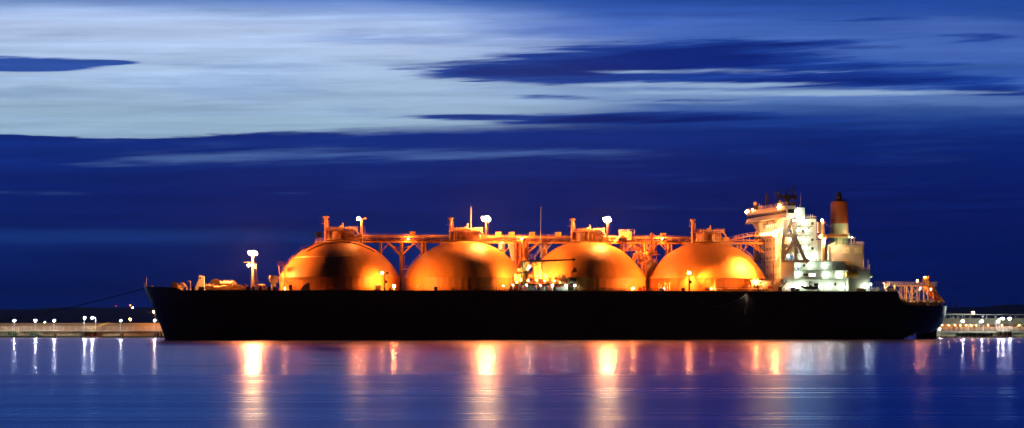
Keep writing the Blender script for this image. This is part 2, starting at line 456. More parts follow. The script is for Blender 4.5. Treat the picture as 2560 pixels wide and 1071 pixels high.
def halfb(x, z):
    t = max(0, min(1, z/DZ))
    a = x - interp(stem, z); la = 34+34*(1-t)
    f = 1 if a >= la else max(0, 1-(1-max(0,a)/la)**2.1)**.8
    b = interp(strn, z) - x; lb = 26+58*(1-t)**1.3
    g = 1 if b >= lb else max(0, 1-(1-max(0,b)/lb)**2.6)**.62
    return HB*min(f, g)
taus = sorted(set([round((i/150), 5) for i in range(151)] + [i/2000 for i in range(0, 60, 4)] + [1-i/2000 for i in range(0, 60, 4)] + [.905+i*.0022 for i in range(14)] + [.02+i*.003 for i in range(18)]))
rows = 15; hv = []; 
for t in taus:
    x0 = interp(stem, DZ)*(1-t)+interp(strn, 12)*t
    for side in (-1, 1):
        for r_ in range(rows+1):
            wv = r_/rows; x = x0
            for _ in range(3):
                z = keelz(x)*(1-wv)+deckz(x0)*wv
                x = interp(stem, z)*(1-t)+interp(strn, z)*t
            hv.append((x, side*halfb(x, z), z))
n_ = rows+1; fs = []
for i in range(len(taus)-1):
    for s_ in range(2):
        for r_ in range(rows):
            a = (i*2+s_)*n_+r_; b = ((i+1)*2+s_)*n_+r_
            fs.append((a, b, b+1, a+1) if s_ else (a, a+1, b+1, b))
    fs.append(((i*2)*n_, ((i+1)*2)*n_, ((i+1)*2+1)*n_, (i*2+1)*n_))
    fs.append(((i*2)*n_+rows, (i*2+1)*n_+rows, ((i+1)*2+1)*n_+rows, ((i+1)*2)*n_+rows))
e = len(taus)-1
fs.append(tuple([(e*2)*n_+r_ for r_ in range(rows+1)]+[(e*2+1)*n_+r_ for r_ in range(rows,-1,-1)]))
MB().add(hv, fs).build('hull', hullm, ship, None, 35)
m = MB(); x0, x1 = XS(2289,0), XS(2341,0)
m.prism([(x0+.5,-3),(x1,-3),(x1,S(2341,823,0).z+.4),(x0,S(2290,833,0).z+1)], -.5, .5).build('rudder', hullm, ship, None, None, .15)
# deck planking over the hull top
pts = [(x, halfb(x, DZ)-.35) for x in [xb2+1+(x_step0-xb2-1.5)*i/60 for i in range(61)]]
vs = [(x,-y,DZ+.02) for x,y in pts]+[(x,y,DZ+.02) for x,y in pts]; n_ = len(pts)
MB().add(vs, [(i,i+1,n_+i+1,n_+i) for i in range(n_-1)]).build('deck', deckm, ship)
pts = [(x, max(.1, halfb(x, AZ)-.35)) for x in [x_step1+.3+(interp(strn,AZ)-x_step1-1)*i/30 for i in range(31)]]
vs = [(x,-y,AZ+.02) for x,y in pts]+[(x,y,AZ+.02) for x,y in pts]; n_ = len(pts)
MB().add(vs, [(i,i+1,n_+i+1,n_+i) for i in range(n_-1)]).build('mooring_deck', deckm, ship)
# sheer strake: pale waterway bar along the deck edge
m = MB()
ex = [xb2+.5+(x_step0-xb2-1)*i/110 for i in range(111)]
for a, b in zip(ex, ex[1:]):
    m.bar((a,-halfb(a,DZ)+.35,DZ+.15), (b,-halfb(b,DZ)+.35,DZ+.15), .22)
m.build('waterway_bar', whitem, ship)

# ---- tank covers
DR, ZS = 21.5, 21.9
RS = 23.6; ZC = 12.1
DC = [-61.9, -17.3, 27.1, 71.5]
def dome_z(dxy):  return ZC+math.sqrt(max(0, RS*RS-dxy*dxy))
def on_dome(i, ang, z, out=0.):
    r = math.sqrt(max(0, RS*RS-(z-ZC)**2))+out; return Vector((DC[i]+r*math.cos(ang), r*math.sin(ang), z))
covers = []
for i, cx in enumerate(DC):
    prof = []
    a0 = math.asin((ZS-ZC)/RS)
    for k in range(31):
        a = a0+(math.pi/2-a0)*k/30; prof.append((RS*math.cos(a) if k < 30 else .01, ZC+RS*math.sin(a)))
    prof = [(DR-.5, ZS-.25), (DR+.12, ZS-.25), (DR+.12, ZS)] + prof
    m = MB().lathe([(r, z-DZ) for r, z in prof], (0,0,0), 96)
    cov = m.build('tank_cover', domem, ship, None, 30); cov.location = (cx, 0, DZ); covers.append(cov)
    # skirt: cylinder with vertical stiffeners; the last one steps in on its aft side
    vs = []; nseg = 240
    for z in (0, ZS-.25-DZ):
        for k in range(nseg):
            a = 2*math.pi*k/nseg; r = DR-.15
            if i == 3: r -= 3.4*max(0, min(1, (math.cos(a-R(-25))-.35)/.2))
            if k % 4 == 0: r -= .10
            vs.append((r*math.cos(a), r*math.sin(a), z))
    sk = MB().add(vs, [(k,(k+1)%nseg,nseg+(k+1)%nseg,nseg+k) for k in range(nseg)]).build('skirt', domem, cov, None, 25)
# inspection ledge on the first cover
def ring_ledge(i, z, a0, a1, w, t, name='ledge'):
    r = math.sqrt(RS*RS-(z-ZC)**2)
    m = MB(); n = 40
    for k in range(n):
        a = a0+(a1-a0)*k/n; b = a0+(a1-a0)*(k+1)/n
        m.bar((r*math.cos(a)+w*math.cos(a), (r+w)*math.sin(a), z-DZ), ((r+w)*math.cos(b), (r+w)*math.sin(b), z-DZ), t)
    return m.build(name, steelm, covers[i])
ring_ledge(0, S(800,642,-15).z, R(180), R(283), .10, .22)
# hoop pipe arching over the crown of the first cover
m = MB(); pts = []
for k in range(33):
    a = math.pi*k/32; x = -12.5*math.cos(a)*.95; y = -8.0
    rr = math.hypot(x, y); z = dome_z(rr)-DZ+.15; pts.append((x, y-4*math.sin(a)*.0, z))
m.path(pts, .16, 5).build('hoop_pipe', darkm, covers[0])
# stairways up the covers' flanks
def flank_stair(i, ang, z0, z1, mt=pipem, steps=3, out=1.3, name='stairway'):
    m = MB(); zs = [z0+(z1-z0)*k/steps for k in range(steps+1)]
    pts = [on_dome(i, ang, z, out) - Vector((DC[i],0,DZ)) for z in zs]
    for a, b in zip(pts, pts[1:]):
        a2 = a.lerp(b, .12)
        m.bar(a, (a2.x, a.y, a.z), .3); m.stair((a2.x, a.y, a.z), b, 1.0)
        m.bar(b, (b.x, b.y, b.z-1.6), .22)
    return m.build(name, mt, covers[i])
flank_stair(0, R(197), ZS+1.5, 34.6, pipem, 4, 1.0)
flank_stair(3, R(-12), ZS+7, 34.4, steelm, 4, .5)
flank_stair(1, R(187), ZS+.5, 30, steelm, 5, .3)
# foot of the first stairway: frame and ladder down the skirt
m = MB()
a = S(697,664,-8); b = S(706,726,-10)
for ofs in (0, 1.6):
    m.path([(a.x+ofs,a.y,a.z), (a.x+ofs+.6,a.y-2,a.z-5), (a.x+ofs,a.y-4,DZ)], .16, 5)
m.bx((a.x+.8, a.y, a.z), 2.4, 2.2, .25); m.rail([(a.x-.4,a.y-1.1,a.z),(a.x+2,a.y-1.1,a.z)], 1.4, .8, .07)
m.stair((S(727,727,-20).x, -18, DZ), (a.x+2, -9, a.z-5), 1.0)
m.build('stair_landing', pipem, ship)

# ---- crown of each cover: trunk, valve platform, vent mast, light mast
def crown(i):
    cx = DC[i]; zt = dome_z(4)
    p = [849,1161,1465,1766][i]
    d = lambda px, py, ys=-1.: S(p+px-1161, py+[-3,0,3,4][i], ys)
    m = MB().lathe([(4.6,-1.0),(4.6,3.0),(4.3,3.3),(.01,3.3)], (cx+.6,0,zt), 32)
    h = m.build('tank_trunk', pipered, ship, None, 30)
    m = MB()
    for _ in range(20):
        a = random.uniform(0, 6.28); r = random.uniform(4.6, 5.4)
        q = Vector((cx+.6+r*math.cos(a), r*math.sin(a), zt))
        m.tube(q, q+Vector((0,0,random.uniform(1.5,3.4))), random.uniform(.08,.22), 5)
    z1 = zt+3.3
    for k in range(6):
        q = Vector((cx-3+k*1.3, -3.4+random.uniform(-.3,.3), z1)); m.tube(q, q+Vector((0,0,random.uniform(.6,1.3))), .2, 6)
        m.ball(q+Vector((0,0,1.0)), .38, 6)
    m.path([(cx-4.2,-4,z1+.7),(cx+4.8,-4,z1+.7),(cx+6.5,-3,z1-1.0),(cx+6.5,-3,zt-.3)], .28, 6)
    m.path([(cx-5.5,-2,z1+.2),(cx+1,-2,z1+.2),(cx+1,-2,z1+2.8)], .26, 6)
    m.tube((cx+.4,-1,z1),(cx+.4,-1,d(1166,566).z), .55, 8, .4)
    m.bx((cx+.6,0,zt+3.38), 10, 8.4, .1); m.lathe([(4.7,.2),(5.6,.2),(5.6,.35),(4.7,.35)], (cx+.6,0,zt), 24, False)
    m.build('valve_pipework', steelm, h)
    m = MB().bx((cx+4.6,0,z1+.25), 3.4, 5, .18); m.rail([(cx+2.9,-2.5,z1+.3),(cx+6.3,-2.5,z1+.3),(cx+6.3,2.5,z1+.3)], 1.15, .85, .06)
    m.bx((cx-2.4,0,z1+.2), 6.0, 6.4, .16); m.rail([(cx-5.4,-3.2,z1+.3),(cx+.6,-3.2,z1+.3)], 1.1, .9, .06)
    m.build('valve_platform', steelm, h)
    # ring walkway at the trunk's foot
    m = MB(); n = 28
    for k in range(n):
        a, b = 2*math.pi*k/n, 2*math.pi*(k+1)/n; r = 8.6; z = dome_z(r)+.5
        qa, qb = Vector((cx+r*math.cos(a), r*math.sin(a), z)), Vector((cx+r*math.cos(b), r*math.sin(b), z))
        m.bar(qa, qb, .2); m.rail([qa, qb], 1.1, 2, .05, 2); m.bar(qa, qa-Vector((0,0,.7)), .15)
    m.build('crown_walkway', pipem, h)
    # spill boxes on the aft side
    m = MB(); q = d(1191,594,-3); m.bx((q.x,-3,q.z), 1.7, 2, 1.7); m.bx((q.x+2.7,-3,q.z-.1), 2.0, 2, 1.5)
    m.rail([(q.x-1.5,-4.3,q.z-1.6),(q.x+5.5,-4.3,q.z-1.6)], 1.2, 1., .06)
    m.bx((q.x+2,-3,q.z-1.0), 7.0, 2.6, .14); m.bar((q.x+4.9,-3,q.z-1), (q.x+4.9,-3,q.z-3.2), .2); m.bar((q.x-1,-3,q.z-1), (q.x-1,-3,q.z-2.2), .2)
    m.build('instrument_cabin', steelm, ship, None, None, .06)
    # vent mast
    a = d(1127,602,0); t = d(1127,548,0); m = MB()
    m.tube((a.x,0,dome_z(abs(a.x-cx))-.4), (a.x,0,t.z), .62, 12, .55); m.tube((a.x+.9,0,a.z),(a.x+.9,0,t.z-.8), .16, 6)
    m.lathe([(.55,0),(1.15,.35),(1.15,.55),(.4,.9),(.01,.95)], (a.x,0,t.z-.2), 12)
    m.bx((a.x-.2,0,t.z-2.1), 3.0, .5, .14)
    for k in range(3):
        z = t.z-3.3-k*1.3; m.bx((a.x+1.0,0,z), 1.5, .8, .12)
    m.tube((a.x-1.1,0,t.z),(a.x-1.1,0,t.z-2.2),.06,4)
    m.bar((a.x+.5,0,zt+3.6),(cx-3.4,0,zt+3.6), .35)
    m.build('vent_mast', pipem, ship, None, 35)
    return h
for i in range(4): crown(i)
# tall switch box and extra gear on the first crown
a = S(797,587,-3); m = MB().bx(a, 1.9, 1.6, 2.0); m.bar((a.x-.5,a.y,a.z-1),(a.x-.5,a.y,a.z-3),.2); m.bar((a.x+.6,a.y,a.z-1),(a.x+.6,a.y,a.z-3),.2)
m.bar(S(780,592,-3), S(797,592,-3), .2); m.rail([S(781,593,-3), S(795,593,-3)], 1.2, 1, .05)
m.build('switch_box', darkm, ship)

def lamp_cluster(p, watts, parent, rad=1.25, n=8, br=.42):
    """bunch of floodlights at a masthead"""
    m = MB().lathe([(.2,-.5),(rad*.5,-.4),(rad*.5,-.3),(.2,-.2),(.2,.9),(.01,.95)], p, 14); m.build('lamp_ring', pipered, parent, None, 30)
    for k in range(n):
        a = 2*math.pi*(k+.5)/n
        lamp_ball('floodlight', Vector(p)+Vector((rad*math.cos(a), rad*.8*math.sin(a), .1+.35*math.sin(k*2.4))), br, watts/(n+1), SODIUM, parent, 1.)
    lamp_ball('floodlight', Vector(p)+Vector((.1, -.4, .55)), br*.9, watts/(n+1), SODIUM, parent, 1.)
def light_mast(px, pyt, pyb, ys, watts, r=.36, rad=1.25, n=8, br=.42, base=None):
    t = S(px, pyt, ys); b = S(px, pyb, ys)
    m = MB().tube((t.x, ys, b.z if base is None else base), (t.x, ys, t.z-.3), r, 10, r*.75)
    for k in range(10):
        z = b.z+(t.z-b.z)*k/10; m.bx((t.x+r+.25, ys, z), .4, .4, .06)
    m.tube((t.x+r+.45,ys,b.z),(t.x+r+.45,ys,t.z-1),.05,4)
    o = m.build('light_mast', pipered, ship, None, 40)
    lamp_cluster((t.x, ys, t.z), watts, o, rad, n, br)
    return o
light_mast(1215, 548, 602, -3.5, 190000)
light_mast(1518, 550, 605, -3.5, 190000, rad=.95)
# smaller one on the first crown
t = S(904, 546, -2); m = MB().tube((t.x,-2,dome_z(abs(t.x-DC[0]))-.5), (t.x,-2,t.z-.5), .5, 10, .42); m.lathe([(.5,0),(1.0,.25),(1.0,.4),(.01,.5)], (t.x,-2,t.z-.6), 10)
m.tube((t.x+1.2,-2,t.z-3),(t.x+1.2,-2,t.z-10),.07,4); m.bx((t.x+1.2,-2,t.z-.1),1,.5,.5)
o = m.build('light_mast', pipem, ship, None, 40); lamp_ball('floodlight', S(896.5,547,-3), .5, 14000, SODIUM, o)

# thin whip aerials
for px, y0, y1, ys in ((1177.5, 517, 592, -2), (1352, 517, 645, 4)):
    a, b = S(px,y1,ys), S(px,y0,ys); MB().tube(a, a.lerp(b,.45), .26, 6, .2).tube(a.lerp(b,.45), b, .16, 6, .06).build('aerial_pole', galdk, ship)

# ---- pipe bridge over the covers
YB = 7.0
bz0, bz1 = S(1050,606,YB).z, S(1050,588,YB).z
bx0, bx1 = XS(897,YB), XS(1876,YB)
m = MB()
for y in (YB-2.2, YB+2.2):
    m.box(bx0, bx1-14, y-.15, y+.15, bz0-.25, bz0+.3); m.box(bx0, bx1-14, y-.1, y+.1, bz1-1.1, bz1-.9)
nb = int((bx1-14-bx0)/3.2)
for k in range(nb+1):
    x = bx0+(bx1-14-bx0)*k/nb
    m.box(x-.1, x+.1, YB-2.2, YB+2.2, bz0-.15, bz0+.1)
    for y in (YB-2.2, YB+2.2): m.bar((x,y,bz0),(x,y,bz1-1), .2)
    if k < nb and k % 2 == 0:
        x2 = bx0+(bx1-14-bx0)*(k+1)/nb; m.bar((x,YB-2.2,bz0+.2),(x2,YB-2.2,bz1-1.1), .14)
pb = m.build('pipe_bridge', pipem, ship)
for y, z, r in ((YB-1.5, bz0+.75, .34), (YB-.4, bz0+.8, .42), (YB+.9, bz1-.45, .42), (YB-1.7, bz1-.5, .30), (YB+1.8, bz0+.7, .3)):
    m = MB(); m.tube((bx0-3,y,z),(bx1-12,y,z), r, 10)
    for k in range(22):
        x = bx0+(bx1-12-bx0)*(k+.5)/22; m.tube((x-.12,y,z),(x+.12,y,z), r*1.35, 10)
    m.build('gas_pipe', pipeyel if z > bz0+1.4 else pipered, pb, None, 40)  # dark lower pipes put the bridge's shaded gaps into the colour
m = MB().rail([(bx0,YB-2.3,bz1-.9),(bx1-14,YB-2.3,bz1-.9)], 1.1, 2.2, .06, 2); m.build('railing', pipem, pb)
for px in (1031, 1246, 1279, 1330, 1395, 1657):
    a = S(px, 586+ (px-1031)*.006, YB); m = MB().bx((a.x,YB,bz1+.3), 1.9, 2, 1.7); m.bx((a.x,YB,bz1+1.2),2.1,2.2,.12); m.build('junction_box', pipem, pb)
# bridge from the last crown to the accommodation
m = MB(); a, b = S(1822,601,YB), S(1878,590,YB); c = S(1905,590,YB)
for y in (YB-1.2, YB+1.2):
    m.bar((a.x,y,a.z),(b.x,y,b.z),.3); m.bar((b.x,y,b.z),(c.x,y,c.z),.3)
m.rail([(a.x,YB-1.2,a.z),(b.x,YB-1.2,b.z),(c.x,YB-1.2,c.z)], 1.2, 1.6, .07, 2)
m.bx(((b.x+c.x)/2,YB,b.z-.1), c.x-b.x, 2.4, .2)
a2, c2 = S(1820,607,YB-2), S(1908,607,YB-2)
m.tube((bx1-14,YB-2,a2.z),(c2.x,YB-2,c2.z), .3, 8); m.tube((bx1-14,YB-1,a2.z+.9),(c2.x,YB-1,c2.z+.9), .22, 8); m.bar((bx1-14,YB-2.4,a2.z-.5),(c2.x,YB-2.4,c2.z-.5), .3)
for px in (1840, 1858, 1874): q = S(px,607,YB-2); m.bar((q.x,YB-2,q.z-.4),(q.x,YB-2,q.z+2.6),.18)
q0, q1 = S(1868,609,YB-2), S(1862,620,YB-2); m.bar(q0, q1, .25); m.bar(S(1879,610,YB-2), S(1912,632,YB-6), .3); m.bar(S(1872,610,YB-2), S(1902,631,YB-6), .3)
m.build('access_bridge', pipem, ship)

# ---- trestles that carry the bridge between the covers
def trestle(px, wide=True, ypy=640, parent=ship):
    m = MB(); xs = XS(px, YB); zj = S(px, ypy, YB).z
    for y in (YB-2.2, YB+2.2):
        m.tube((xs,y,DZ),(xs,y,bz0-.2), .55, 10)
        if wide:
            for sg in (-1, 1):
                m.tube((xs,y,zj),(xs+sg*4.9,y,bz0-.2), .32, 8)
    if wide:
        for sg in (-1,1): m.tube((xs+sg*3.0,YB-2.2,bz0-1.6),(xs+sg*.6,YB+2.2,zj+2.8), .2, 6)
    m.bar((xs,YB-2.2,zj),(xs,YB+2.2,zj), .35); m.bar((xs,YB-2.2,DZ+8),(xs,YB+2.2,DZ+14), .25); m.bar((xs,YB+2.2,DZ+8),(xs,YB-2.2,DZ+3), .25)
    m.tube((xs+.9,YB-2.4,DZ),(xs+.9,YB-2.4,zj), .14, 5)
    return m.build('bridge_trestle', pipem, parent, None, 40)
trestle(1003); trestle(1311); trestle(1610)
for px in (951, 1055, 1063, 1258, 1362, 1555, 1668, 1676, 1848):
    i = min(range(4), key=lambda j: abs(DC[j]-XS(px,YB)))
    xs = XS(px,YB); d_ = math.hypot(xs-DC[i], YB-2.2)
    m = MB(); zb = dome_z(d_)-.3 if d_ < DR else DZ
    for y in (YB-2.2, YB+2.2): m.tube((xs,y,zb if y < YB else min(zb, dome_z(min(DR,math.hypot(xs-DC[i], y)))-.3)),(xs,y,bz0-.2), .42, 8)
    m.bar((xs,YB-2.2,bz0-1.2),(xs,YB+2.2,bz0-1.2), .3)
    sg = -1 if xs < DC[i] else 1
    m.tube((xs,YB-2.2,bz0-3.6),(xs+sg*3.3,YB-2.2,bz0-.2), .2, 6)
    m.build('bridge_post', pipem, ship, None, 40)
# small gallery between covers one and two
a, b = S(1005,672,2), S(1024,672,2); m = MB().box(a.x, b.x, 0, 3, a.z-.4, a.z); m.rail([(a.x,0,a.z),(b.x,0,a.z)],1.1,1.5,.06); m.build('gallery', yellowm, ship)
# stair tower and columns between covers two and three
m = MB()
for px in (1290, 1299, 1317):
    q = S(px,606,-1); m.tube((q.x,-1,DZ),(q.x,-1,bz0), .62, 10)
for (p0, q0, p1, q1) in ((1318,640,1336,610),(1300,640,1318,612),(1318,612,1300,640)):
    m.bar(S(p0,q0,-1), S(p1,q1,-1), .35)
m.path([S(1303,610,-2), S(1303,650,-2), S(1296,662,-2), S(1296,690,-2)], .4, 8); m.path([S(1310,600,-3), S(1310,640,-3), S(1322,655,-3)], .35, 8)
for px, py in ((1303,640),(1303,625),(1310,630),(1296,676)):
    q = S(px,py,-2); m.lathe([(.01,-.25),(.7,-.25),(.7,.25),(.01,.25)], q, 10)
m.build('riser_column', pipered, ship, None, 40)
m = MB(); m.prism([(S(1271,609,0).x,S(1271,609,0).z),(S(1284,609,0).x,S(1284,609,0).z),(S(1285,655,0).x,S(1285,655,0).z),(S(1278,650,0).x,S(1278,650,0).z)], -1.5, 1.2)
q = S(1255,611,0); m.lathe([(1.2,-2),(1.2,0),(.6,.8),(.01,1)], q, 12)
m.build('drop_chute', whitem, ship, None, None, .08)
m = MB(); m.stair(S(1336,645,0), S(1353,622,0), 1.2); a, b = S(1353,622,0), S(1369,622,0); m.box(a.x,b.x,-1,1,a.z-.15,a.z); m.rail([(a.x,-1,a.z),(b.x,-1,b.z)],1.2,1,.07)
m.stair(S(1369,622,0), S(1388,598,0), 1.2); a, b = S(1320,645,0), S(1337,645,0); m.box(a.x,b.x,-1,1,a.z-.15,a.z); m.rail([(a.x,-1,a.z),(b.x,-1,b.z)],1.2,1,.07)
for px in (1322,1337,1355,1367): q = S(px,645 if px < 1340 else 622,0); m.tube((q.x,0,DZ),(q.x,0,q.z),.2,6)
m.build('stair_tower', railm, ship)
# machinery hung below the bridge between covers three and four
m = MB()
q = [S(px,py,0) for px, py in ((1566,609),(1640,609),(1566,622),(1604,622),(1610,634),(1640,634))]
for px in (1568,1582,1594,1606,1617,1628,1640): a = S(px,606,0); m.bar((a.x,-1,a.z),(a.x,-1,S(px,650 if px > 1590 else 630,0).z),.3); m.bar((a.x,2,a.z),(a.x,2,S(px,640,0).z),.25)
for (p0,q0,p1,q1) in ((1568,609,1582,626),(1582,610,1568,626),(1594,610,1606,632),(1606,610,1594,632),(1617,610,1628,632),(1628,612,1640,634),(1596,655,1612,690),(1640,650,1622,690)):
    m.bar(S(p0,q0,-1), S(p1,q1,-1), .22)
for px0, px1, py in ((1560,1604,626),(1605,1642,637),(1592,1642,655)):
    a, b = S(px0,py,-1), S(px1,py,-1); m.box(a.x,b.x,-2,3,a.z-.15,a.z+.05); m.rail([(a.x,-2,a.z),(b.x,-2,b.z)],1.1,1.1,.07)
for px, py, r in ((1590,641,1.2),(1600,640,1.3),(1612,648,1.1),(1585,650,.8),(1622,645,.9),(1606,655,1.0)):
    a = S(px,py,-1.5); m.lathe([(.01,-r),(r*.8,-r*.9),(r,-r*.4),(r,r*.4),(r*.8,r*.9),(.01,r)], a, 10)
for k in range(14):
    px, py = random.uniform(1586,1638), random.uniform(626,660); a = S(px,py,-1-random.random()*2)
    d_ = random.choice([Vector((random.uniform(1,3),0,0)), Vector((0,0,-random.uniform(1,3)))]); m.tube(a, a+d_, random.uniform(.15,.35), 6)
m.path([S(1628,588,-1),S(1628,585,-1),S(1632,585,-1),S(1632,640,-1)], .5, 8); m.tube(S(1628,591,-1), S(1628,650,-1), .42, 8)
q = S(1612,660,0); m.tube((q.x,0,DZ),(q.x,0,q.z+2), .8, 8)
m.build('compressor_platform', pipered, ship, None, 40)
m = MB(); q = S(1627,660,3); r = 2.7
m.lathe([(r*.9,DZ-q.z),(r,1-q.z+DZ),(r,-1),(r*.85,.4),(r*.45,1.2),(.5,1.6),(.5,2.2),(.01,2.3)], (q.x,3,q.z), 24).build('deck_tank', whitem, ship, None, 40)
m = MB().bx(S(1575,590,0), 1.0, 1.5, 3.2); a = S(1566,589,YB-3)
m.prism([(S(1536,608,2).x,bz0+.2),(S(1540,608,2).x,bz0+.2),(S(1557,586,2).x,bz1+.5),(S(1552,584,2).x,bz1+.7)], 2, 3.5)
m.bx((a.x-1,YB-3,bz1+.3),3.2,2,1.8); m.rail([(a.x-3,YB-4,bz1+1.2),(a.x+1,YB-4,bz1+1.2)],.9,.8,.06)
q = S(1577,580,0); m.rail([(q.x-1.2,0,q.z-3),(q.x+1.2,0,q.z-3)],3.8,2.4,.12,3)
m.build('bridge_landing', steelm, ship)
# lamps along the bridge
for px, py, pw in ((1305,597,3500),(1618,628,3500),(1590,640,2500),(1020,598,2200),(1655,597,2200)):
    a = S(px,py,YB-3.4); o = MB().bar(a+Vector((0,.2,.1)), a+Vector((0,1.3,.3)), .12).build('lamp_bracket', pipem, ship); lamp_ball('bulb', a, .11, pw, SODIUM, o)

# ---- forward light mast and forecastle gear
t = S(632,634,-6); m = MB().tube((t.x,-6,DZ), (t.x,-6,t.z-.6), .6, 12, .36)
q = S(627,664,-10); m.bx((q.x,-10,q.z-.9), 2.6, 1.2, .15)
q = S(620,656,-10); m.bx((q.x-.3,-10,q.z), 2.7, .35, .28); m.bar((q.x,-10,q.z-.6),(t.x,-6,q.z-1.0),.2)
q = S(639,678,-9)
for k in range(7): m.lathe([(.75,0),(.75,.1)], (q.x,-9,q.z+1-k*.75), 10, False)
m.bx((q.x,-9,q.z-4.2), 1.9, 1.9, .15); m.rail([(q.x-1,-10,q.z-4.1),(q.x+1,-10,q.z-4.1)],1.1,.7,.06)
for sg in (-.35,.35): m.tube((q.x+sg,-9.4,DZ),(q.x+sg,-9.4,q.z+2),.07,4)
for k in range(24): m.tube((q.x-.35,-9.4,DZ+k*.42),(q.x+.35,-9.4,DZ+k*.42),.05,4)
a = S(624,670,-10); m.path([a, (a.x+.3,-10,DZ+3), (a.x+.5,-10,DZ)], .07, 4)
fm = m.build('light_mast', whitem, ship, None, 40)
lamp_cluster((t.x,-6,t.z), 190000, fm, 1.2, 8, .42)
q = S(627,664,-10); lamp_ball('floodlight', (q.x-.8,-10,q.z), .4, 5000, SODIUM, fm); lamp_ball('floodlight', (q.x+.5,-10.2,q.z+.1), .45, 8000, SODIUM, fm)
spot((t.x-1.8,-7,t.z+.1), S(535,720,-8), 130000, (1,.38,.10), ship, 75)
# jackstaff
m = MB().tube(S(365,718,0), S(366,690,0), .16, 6, .08); m.rail([S(359,717,-1), S(365,717,-1)], 1.2, .5, .05); m.build('jackstaff', railm, ship)
m = MB()
for (px, py) in ((380,716.5),(382,717)): m.bx(S(px,py,-2), .8, .8, .5)
m.build('fairlead', steelm, ship)
def drum_winch(px, py, ys, r, L, ax=0, parent=ship, mt=gearm, name='mooring_winch', floor=None):
    c = S(px,py,ys); floor = DZ if floor is None else floor; m = MB()
    A = Vector((0,1,0)) if ax == 0 else Vector((1,0,0))
    m.tube(c-A*L/2, c+A*L/2, r*.7, 14)
    for s_ in (-.5, -.1, .5): m.tube(c+A*(L*s_)-A*.08, c+A*(L*s_)+A*.08, r, 18)
    m.bx((c.x,c.y,(c.z-r*.2+floor)/2), r*2.4 if ax == 0 else L, L*.8 if ax == 0 else r*2, c.z-r*.2-floor)
    m.bx((c.x+r*1.5,c.y,floor+.7), 1.2, 1.2, 1.4); m.tube((c.x+r*1.5,c.y,floor+1.6),(c.x+r*1.5+1.2,c.y,floor+1.6),.3,8)
    return m.build(name, mt, parent, None, 40)
drum_winch(437,713,-6,1.1,3); drum_winch(444,715,-4,.9,2.5)
m = MB(); A = [S(px,py,-6) for px, py in ((452,724),(452,709),(459,708),(466,718),(466,724))]
for dy_ in (0,1.6):
    m.path([a_+Vector((0,dy_,0)) for a_ in A], .16, 5)
for k in range(5): m.bar(A[k], A[k]+Vector((0,1.6,0)), .18)
m.path([S(459,708,-6),S(459,724,-6)],.14,5); m.path([S(452,716,-6),S(463,716,-6)],.1,5); m.build('chain_stopper_frame', yellowm, ship)
m = MB().tube(S(476,727,-8), S(476,703,-8), .16, 6).tube(S(469,703.5,-8), S(477,703.5,-8), .14, 6); m.build('davit_post', railm, ship)
# breakwater house with sloping front
m = MB(); Pz = lambda px, py, ys=-4: (S(px,py,ys).x, S(px,py,ys).z)
m.prism([Pz(484,727),Pz(511,727),Pz(511,699),Pz(496,699)], -4, 2)
m.box(S(496,699,-4).x, S(511,699,-4).x, -3.6, 1.6, S(500,699,-4).z+.02, S(500,690.5,-4).z)
m.box(S(498,690,-4).x, S(505,690,-4).x, -3, 1, S(500,690.5,-4).z, S(500,689,-4).z)
bh = m.build('forecastle_house', whitem, ship, None, None, .08)
a = S(500.7,696,-4); MB().tube((a.x,-3.75,a.z),(a.x,-3.55,a.z),.35,10).build('porthole', glassm, bh)
MB().tube((a.x+2.1,-3.75,a.z+.2),(a.x+2.1,-3.55,a.z+.2),.2,8).build('porthole', glassm, bh)
# windlass group
m = MB(); c = S(541,712,-7); m.tube((c.x-.2,-8.5,c.z),(c.x-.2,-5.5,c.z), 1.75, 20); m.tube((c.x-.2,-8.8,c.z),(c.x-.2,-8.4,c.z), 2.0, 20)
m.box(c.x-2,c.x+2.5,-9,-5,DZ,c.z-1.0); m.path([S(517,718,-7),S(528,711,-7),S(536,708,-7)],.22,6)
m.prism([Pz(533,713,-8),Pz(533,702,-8),Pz(545,700,-8),Pz(553,702,-8),Pz(556,709,-8),Pz(551,706,-8),Pz(537,706,-8),Pz(538,718,-8)], -9.0, -8.8)
m.build('anchor_windlass', gearm, ship, None, 40)
for px, py, r, ys in ((524,717,1.1,-9),(551,714,1.4,-5),(560,711,1.1,-9),(571,712,1.6,-8),(582,713,1.5,-6),(586,719,1.0,-10),(545,721,1.0,-12)):
    drum_winch(px, py, ys, r, 2.6, random.choice((0,1)))
m = MB()
for px, py, w_, h_ in ((596,717,1.5,2.2),(603,719,1.8,1.6),(611,720,1.3,1.4),(613,716,.3,3),(617,718,1.2,2),(640,719,.6,2.6),(648,719,1,1.7),(656,720,.6,2.2),(661,718,.25,3),(667,721,1.6,1.4)):
    a = S(px,py,-10); m.box(a.x-w_/2,a.x+w_/2,-11,-9.5,DZ,a.z+h_*.3)
m.rail([S(590,727,-12)-Vector((0,0,.3)), S(604,727,-12)-Vector((0,0,.3))],2.0,1.2,.08)
m.path([S(592,712,-10),S(604,712,-10)],.1,4)
for px in (645,650,656,662): a = S(px,722,-9); m.tube((a.x,-9,DZ),(a.x,-9,a.z+1.2),.15,6); m.ball((a.x,-9,a.z+1.2),.35,6)
m.box(XS(590,-12),XS(668,-9),-12.2,-8.8,DZ+.02,DZ+.12); m.build('bollard_gear', gearm, ship)
